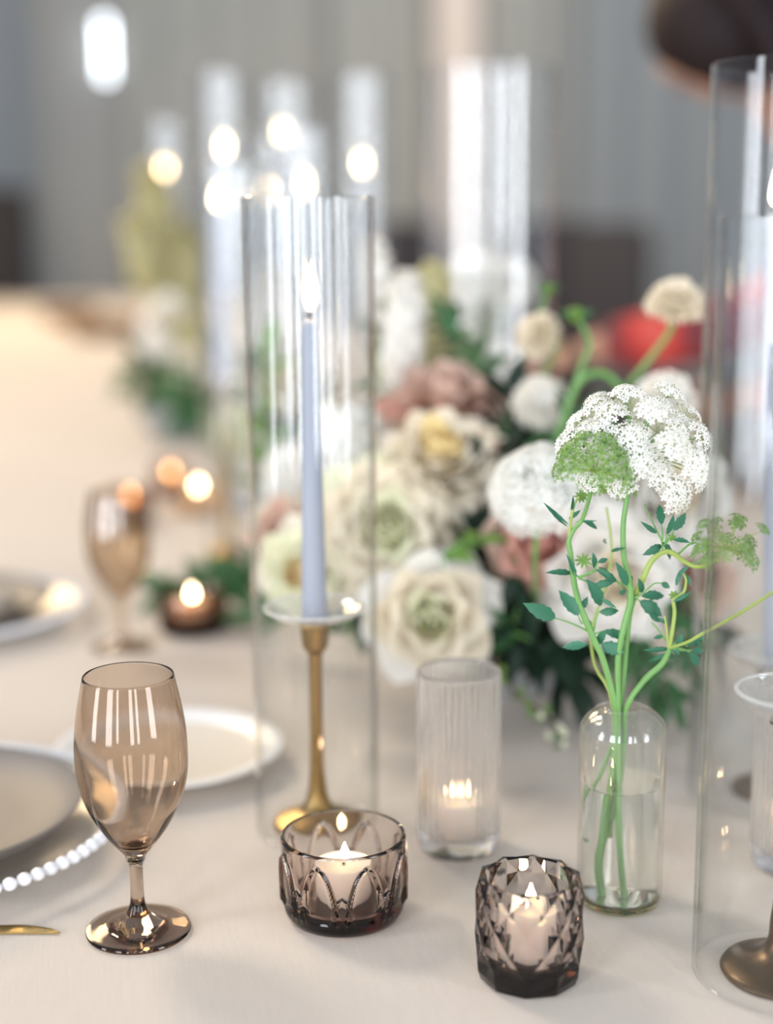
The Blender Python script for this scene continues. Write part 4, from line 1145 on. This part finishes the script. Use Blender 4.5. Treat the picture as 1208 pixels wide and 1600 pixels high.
# second and third centrepieces
def far_bowl(label, u, y, R=.085): 
    b = Vector((at(u, 600, y).x, y, 0)); b.z = TABLE
    bowl(label, b, R, .07); return Vector((b.x, b.y, TABLE))
B2 = far_bowl('low grey bowl under the second arrangement behind the lit taper', 436, 2.2)
B3 = far_bowl('low grey bowl under the far yellow green arrangement', 275, 3.2)
G2 = 'flowers of the second centrepiece'; G3 = 'flowers of the far centrepiece'
leaf_mass('muted green leaves of the second arrangement behind the lit taper', B2 + Vector((0, 0, .15)), .09, 200, .055, .024, LEAF_M, .8, group=None)
leaf_mass('green leaves of the far arrangement at the left', B3 + Vector((.03, 0, .13)), .13, 240, .06, .026, LEAF_M, .75, group=None)
e2 = lambda: end(B2); e3 = lambda: end(B3)
bl_rose('white rose of the second arrangement left of the blue grey candle', 408, 730, 2.0, 38, (-.2, -1, .4), 18, WHITES, end=e2(), group=G2)
bl_rose('pale rose high in the second arrangement behind the lit cylinder', 430, 600, 2.1, 36, (0, -1, .4), 18, (P_CREAM, P_CREAM, P_WHITE), end=e2(), group=G2)
bl_cluster('hydrangea', 'pale green hydrangea of the second arrangement left of the lit cylinder', 372, 672, 2.05, 40, 70, 34, 20, P_GREENW, end=e2(), group=G2)
bl_cluster('stock_flower', 'white flower spike of the second arrangement inside the lit cylinder view', 420, 500, 2.2, 24, 150, 34, 18, P_WHITE, end=e2(), group=G2)
bl_cluster('snapdragon', 'tall yellow green flower spike at far left', 248, 360, 3.2, 28, 190, 50, 24, P_LIME, (-.08, 0, 1), end=e3(), group=G3)
bl_cluster('snapdragon', 'second yellow green flower spike beside the far tall one', 222, 400, 3.15, 24, 120, 34, 22, P_LIME, (-.2, 0, 1), end=e3(), group=G3)
bl_cluster('snapdragon', 'pale lime flower spike at right of the far arrangement', 290, 430, 3.2, 28, 150, 40, 24, P_LIME, (.1, 0, 1), end=e3(), group=G3)
bl_rose('white rose in the far arrangement above the orange flame', 256, 500, 3.0, 38, (-.4, -1, .4), 18, WHITES, end=e3(), group=G3)
bl_rose('second white rose low in the far arrangement', 238, 530, 3.05, 26, (-.5, -1, .3), 16, WHITES, end=e3(), group=G3)
bl_cluster('hydrangea', 'lime hydrangea head in the middle of the far arrangement', 300, 520, 3.0, 30, 60, 30, 22, P_LIME, end=e3(), group=G3)
bl_rose('cream rose at right of the far arrangement', 302, 570, 2.9, 26, (0, -1, .4), 16, (P_CREAM, P_CREAM, P_WHITE), end=e3(), group=G3)
branch('green leaves spilling low from the far arrangement', [at(255, 560, 2.9), at(275, 600, 2.85), at(295, 640, 2.8)], 14, .06, .028, LEAF_M)
branch('green leaves at the lower right of the far arrangement', [at(300, 560, 2.9), at(310, 610, 2.85), at(290, 645, 2.8)], 12, .06, .026, LEAF_M)

# round smoky votives further back
def far_votive(label, u, v, rpx, h, mat=VOTIVE_FAR, fl=.016, clabel=None, fm=FLAME):
    b = on_table(u, v); R = R_(b, rpx)
    t = thing('votive_holder', label, 'candle holder', (b.x, b.y, TABLE + .0004), 'background votive holders')
    zb = .014
    ob('glass_body', me('glass_body', *lathe([(R * .93, zb), (R * .99, zb + .006), (R, h * .6), (R * .985, h - .001), (R * .97, h), (R * .95, h - .001), (R * .94, h * .6), (R * .9, zb + .004), (R * .86, zb), (R * .93, zb)], 48), mat), t)
    ob('dark_base', me('dark_base', *lathe([(0, .0), (R * .78, .0), (R * .88, .003), (R * .93, zb), (R * .86, zb + .0005), (0, zb)], 48), DARKBASE if mat is VOTIVE_FAR else mat), t)
    votive_candle(clabel, b, zb + .001, min(.02, R * .6), .02, fl, fm, 'background votive candles')
far_votive('round brown votive holder in front of the green leaves, left middle', 301, 985, 57, .048, clabel='votive candle burning in the round brown holder at left middle', fl=.017)
far_votive('brown votive holder behind the blurred goblet', 205, 818, 37, .055, clabel='votive candle burning behind the blurred goblet', fl=.018)
far_votive('pale glowing votive holder left of the lit glass cylinder', 310, 800, 44, .045, thin_glass('amber_clear', tint=(.95, .88, .78), edge=(.7, .6, .5)), clabel='votive candle in the pale glowing holder left of the lit cylinder', fl=.018)
far_votive('far votive holder above the pale glowing one', 268, 775, 28, .06, clabel='votive candle seen as a small glow above the pale holder', fl=.016)
far_votive('far votive holder under the white flowers at left', 243, 603, 22, .065, clabel='amber votive flame under the far white flowers', fl=.024, fm=FLAME_WARM)
far_votive('farthest votive holder at the left of the far flowers', 196, 528, 18, .07, clabel='dim amber votive flame at far left', fl=.028, fm=FLAME_WARM)
far_votive('votive holder right beside the farthest one at left', 222, 520, 18, .07, clabel='second dim amber votive flame at far left', fl=.022, fm=FLAME_WARM)
# green leaves lying behind the round brown votive
branch('bright green leaf sprig lying behind the round brown votive', [on_table(395, 955, .03), on_table(340, 925, .035), on_table(285, 925, .03), on_table(240, 935, .008)], 16, .05, .024, LEAF_M, name='leaf_sprig')
branch('green leaves right of the round brown votive', [on_table(420, 985, .01), on_table(385, 950, .03), on_table(352, 915, .05)], 10, .05, .022, LEAF_M, name='leaf_sprig')

# far end of the table: low dishes and votives that make the brown haze at the end
for k, (u, v, y, lab) in enumerate([(150, 462, 6.2, 'first low brown bowl from the right at the far table end'), (105, 455, 7.2, 'second low brown bowl at the far table end')]):
    b = Vector((at(u, v, y).x, y, 0))
    o = ob('wooden_bowl', me('wooden_bowl', *lathe([(0, 0), (.08, 0), (.12, .03), (.14, .085), (.135, .088), (.11, .035), (.07, .012), (0, .012)], 32), pbr('brown_bowl', (.25, .14, .07), .5)), None, (b.x, b.y, TABLE + .0005))
    tag(o, lab, 'bowl', 'far brown bowls')

# ================================================================= PERSON at the right of the table
SKIN = pbr('skin', (.50, .27, .17), .5, sss=.2)
HAIR = pbr('dark_hair', (.012, .0045, .0045), .6, var=.4, scale=30, spec=.25)
def dress_mat():
    m, nt, out = newmat('red_patterned_dress')
    b = N(nt, 'ShaderNodeBsdfPrincipled'); b.inputs['Roughness'].default_value = .8
    tc_ = N(nt, 'ShaderNodeTexCoord'); n = N(nt, 'ShaderNodeTexNoise'); n.inputs['Scale'].default_value = 9; n.inputs['Detail'].default_value = 1
    nt.links.new(tc_.outputs['Object'], n.inputs['Vector'])
    r = N(nt, 'ShaderNodeValToRGB'); e = r.color_ramp.elements
    e[0].position = .38; e[0].color = (.16, .030, .034, 1); e[1].position = .62; e[1].color = (.62, .09, .065, 1)
    x = e.new(.5); x.color = (.50, .03, .022, 1)
    nt.links.new(n.outputs['Fac'], r.inputs[0]); nt.links.new(r.outputs[0], b.inputs['Base Color']); nt.links.new(b.outputs[0], out.inputs[0]); return m
DRESS = dress_mat()
PY = 2.55
def skin_body(name, joints, edges, mat, parent, sub=2, root=0):
    m = bpy.data.meshes.new(name); off = parent.location
    m.from_pydata([tuple(Vector(p) - off) for p, r in joints], edges, []); m.materials.append(mat)
    o = ob(name, m, parent)
    md = o.modifiers.new('skin', 'SKIN'); md.use_smooth_shade = True
    for i, (p, r) in enumerate(joints):
        sv = m.skin_vertices[0].data[i]; sv.radius = r if isinstance(r, tuple) else (r, r); sv.use_root = (i == root)
    s = o.modifiers.new('sub', 'SUBSURF'); s.levels = sub; s.render_levels = sub
    return o
hd = at(1122, 44, PY)                                  # head centre
sh_c = Vector((hd.x + .33, PY + .05, hd.z - .31))      # between the shoulders
pel = Vector((hd.x + .52, PY + .12, 0.93))
per = thing('person', 'dark-haired person in a red patterned dress leaning over the table at right', 'person', (pel.x, pel.y, 0))
elb = at(1150, 512, PY - .12); wri = at(905, 546, PY - .10); hnd = at(860, 566, PY - .10)
lsh = sh_c + Vector((.02, -.17, .0)); rsh = sh_c + Vector((.02, .17, .0))
relb = rsh + Vector((-.02, .06, -.29)); rwri = relb + Vector((-.22, -.02, -.06))
neck = sh_c + Vector((-.13, 0, .11)); jaw = hd + Vector((.06, .01, -.05))
J = [(pel, (.15, .12)), (pel + Vector((-.06, -.02, .22)), (.115, .10)), (sh_c + Vector((.02, 0, -.09)), (.13, .11)), (sh_c, (.10, .08)), (neck, .055), (jaw, .055),
     (lsh, .055), (elb, .040), (wri, .027), (rsh, .055), (relb, .040), (rwri, .027),
     (pel + Vector((0, -.09, -.08)), .085), (Vector((pel.x + .02, pel.y - .10, .48)), .058), (Vector((pel.x + .05, pel.y - .10, .09)), .038), (Vector((pel.x - .10, pel.y - .10, .035)), .032),
     (pel + Vector((0, .09, -.08)), .085), (Vector((pel.x + .04, pel.y + .10, .48)), .058), (Vector((pel.x + .08, pel.y + .10, .09)), .038), (Vector((pel.x - .07, pel.y + .10, .035)), .032)]
E = [(0, 1), (1, 2), (2, 3), (3, 4), (4, 5), (3, 6), (6, 7), (7, 8), (3, 9), (9, 10), (10, 11), (0, 12), (12, 13), (13, 14), (14, 15), (0, 16), (16, 17), (17, 18), (18, 19)]
skin_body('body', J, E, SKIN, per)
# dress over torso, arms to the wrist, skirt to the knee
Jd = [(pel + Vector((.03, 0, -.40)), (.22, .20)), (pel + Vector((0, 0, -.05)), (.185, .155)), (pel + Vector((-.06, -.02, .22)), (.135, .12)), (sh_c + Vector((.02, 0, -.09)), (.15, .13)), (sh_c + Vector((.01, 0, .01)), (.115, .095)),
      (lsh, .070), (elb, .054), (elb.lerp(wri, .90), .046), (rsh, .070), (relb, .054), (relb.lerp(rwri, .86), .046)]
skin_body('dress', Jd, [(0, 1), (1, 2), (2, 3), (3, 4), (4, 5), (5, 6), (6, 7), (4, 8), (8, 9), (9, 10)], DRESS, per, 2, 1)
def hand(w0, d, side, palmn):
    """five separate bent fingers on a palm"""
    d = d.normalized(); side = (side - d * side.dot(d)).normalized(); nn = d.cross(side)
    if nn.dot(palmn) < 0: nn = -nn
    pj = [(w0, .024), (w0 + d * .05, (.036, .017)), (w0 + d * .085, (.036, .014))]
    skin_body('hand', pj, [(0, 1), (1, 2)], SKIN, per)
    for k, (o, L) in enumerate([(-.028, .062), (-.010, .074), (.009, .078), (.027, .07)]):
        b = w0 + d * .078 + side * o
        c1_, c2_, c3_ = b + d * L * .45 + nn * L * .12, b + d * L * .75 + nn * L * .36, b + d * L * .92 + nn * L * .62
        skin_body('finger', [(b, .0095), (c1_, .009), (c2_, .008), (c3_, .007)], [(0, 1), (1, 2), (2, 3)], SKIN, per, 1)
    b = w0 + d * .025 + side * .028
    skin_body('thumb', [(b, .012), (b + d * .032 + side * .024 + nn * .01, .0105), (b + d * .062 + side * .03 + nn * .022, .0085)], [(0, 1), (1, 2)], SKIN, per, 1)
hand(wri, hnd - wri, Vector((0, 0, 1)), Vector((0, 1, -.2)))
hand(rwri, Vector((-1, -.2, -.3)), Vector((0, 0, 1)), Vector((0, -1, -.2)))
# head: shaped ovoid with brow, nose, lips, chin, ears; looks down to the left
def head_geo():
    V, Fc = [], []; nu, nv = 40, 30
    def bump(x, z, cx, cz, sx, sz): return math.exp(-((x - cx) / sx) ** 2 - ((z - cz) / sz) ** 2)
    for i in range(nv + 1):
        ph = PI * i / nv
        for k in range(nu):
            th = 2 * PI * k / nu
            x, y, z = math.sin(ph) * math.cos(th), math.sin(ph) * math.sin(th), math.cos(ph)
            # -y is the face
            X, Yy, Z = x * .075, y * .095, z * .118
            if Z < -.02:
                f = (-.02 - Z) / .10; X *= 1 - .38 * f; Yy = Yy * (1 - .25 * f) - .012 * f
            if y < 0:
                fr = min(1, -y * 1.4)
                Yy -= fr * (.024 * bump(X, Z, 0, -.022, .011, .020) + .010 * bump(X, Z, 0, 0, .008, .022) + .007 * bump(X, Z, 0, -.060, .022, .009) + .010 * bump(X, Z, 0, -.096, .02, .014)
                            + .006 * bump(X, Z, 0, .025, .05, .010) - .010 * bump(abs(X), Z, .030, .004, .014, .010) + .004 * bump(abs(X), Z, .042, -.025, .018, .018))
            V.append((X, Yy, Z))
    for i in range(nv):
        for k in range(nu):
            k2 = (k + 1) % nu; Fc.append((i * nu + k, i * nu + nu + k, i * nu + nu + k2, i * nu + k2))
    return V, Fc
HR = Matrix.Translation(hd - per.location) @ Matrix.Rotation(-math.radians(125), 4, 'Z') @ Matrix.Rotation(math.radians(24), 4, 'X')
def hpart(name, geo, mat, smooth=True):
    o = ob(name, me(name, *geo, mat, smooth), per); o.matrix_local = HR; return o
hpart('head', head_geo(), SKIN)
for s in (-1, 1):
    hpart('ear', xf(lathe([(0, -.008), (.7, -.006), (1, 0), (.8, .006), (.5, .003), (0, .002)], 16), Matrix.Translation((s * .077, .012, -.012)) @ Matrix.Rotation(s * PI / 2, 4, 'Y') @ Matrix.Diagonal((.030, .018, 1, 1))), SKIN)
    hpart('eye', xf(lathe([(0, -1), (.7, -.7), (1, 0), (.7, .7), (0, 1)], 14), Matrix.Translation((s * .030, -.082, .004)) @ Matrix.Scale(.011, 4)), pbr('eye_dark', (.05, .03, .02), .2))
    hpart('eyebrow', tube_geo([(s * .014, -.097, .026), (s * .032, -.094, .031), (s * .050, -.078, .025)], [.0028, .003, .0018], 6), HAIR)
hpart('lip', tube_geo([(-.022, -.085, -.060), (0, -.100, -.058), (.022, -.085, -.060)], [.002, .005, .002], 8), pbr('lip_rose', (.40, .12, .10), .4))
def hair_geo():
    V, Fc = [], []; nu, nv = 56, 26
    for i in range(nv + 1):
        for k in range(nu):
            th = 2 * PI * k / nu; front = max(0, -math.sin(th))
            lim = PI * (.84 - .40 * front ** 1.2)
            ph = lim * i / nv
            r = 1.24 + .02 * math.sin(th * 19 + ph * 3) + .03 * noise.noise((math.cos(th) * 2, math.sin(th) * 2, ph * 2))
            V.append((math.sin(ph) * math.cos(th) * .080 * r, math.sin(ph) * math.sin(th) * .100 * r + .006, math.cos(ph) * .118 * r))
    for i in range(nv):
        for k in range(nu):
            k2 = (k + 1) % nu; Fc.append((i * nu + k, i * nu + nu + k, i * nu + nu + k2, i * nu + k2))
    bun = xf(lathe(smooth_prof([(0, -.06), (.05, -.045), (.068, 0), (.05, .045), (0, .06)], 4), 28, lambda r, a, z: r * (1 + .05 * math.sin(5 * a + z * 80))), Matrix.Translation((0, .10, .06)))
    fall = [tube_geo(spline([(x, .03 + .02 * abs(x) / .08, .09), (x * 1.2, .085, .0), (x * 1.1, .10, -.10), (x * .9, .095, -.20)], 5), [.03, .03, .032, .032, .032, .03, .03, .03, .028, .028, .026, .024, .02, .016, .012, .006], 10) for x in (-.075, -.04, 0, .04, .075)]
    return join([(V, Fc), bun] + fall)
hpart('hair', hair_geo(), HAIR)
print('objects', len(bpy.data.objects))
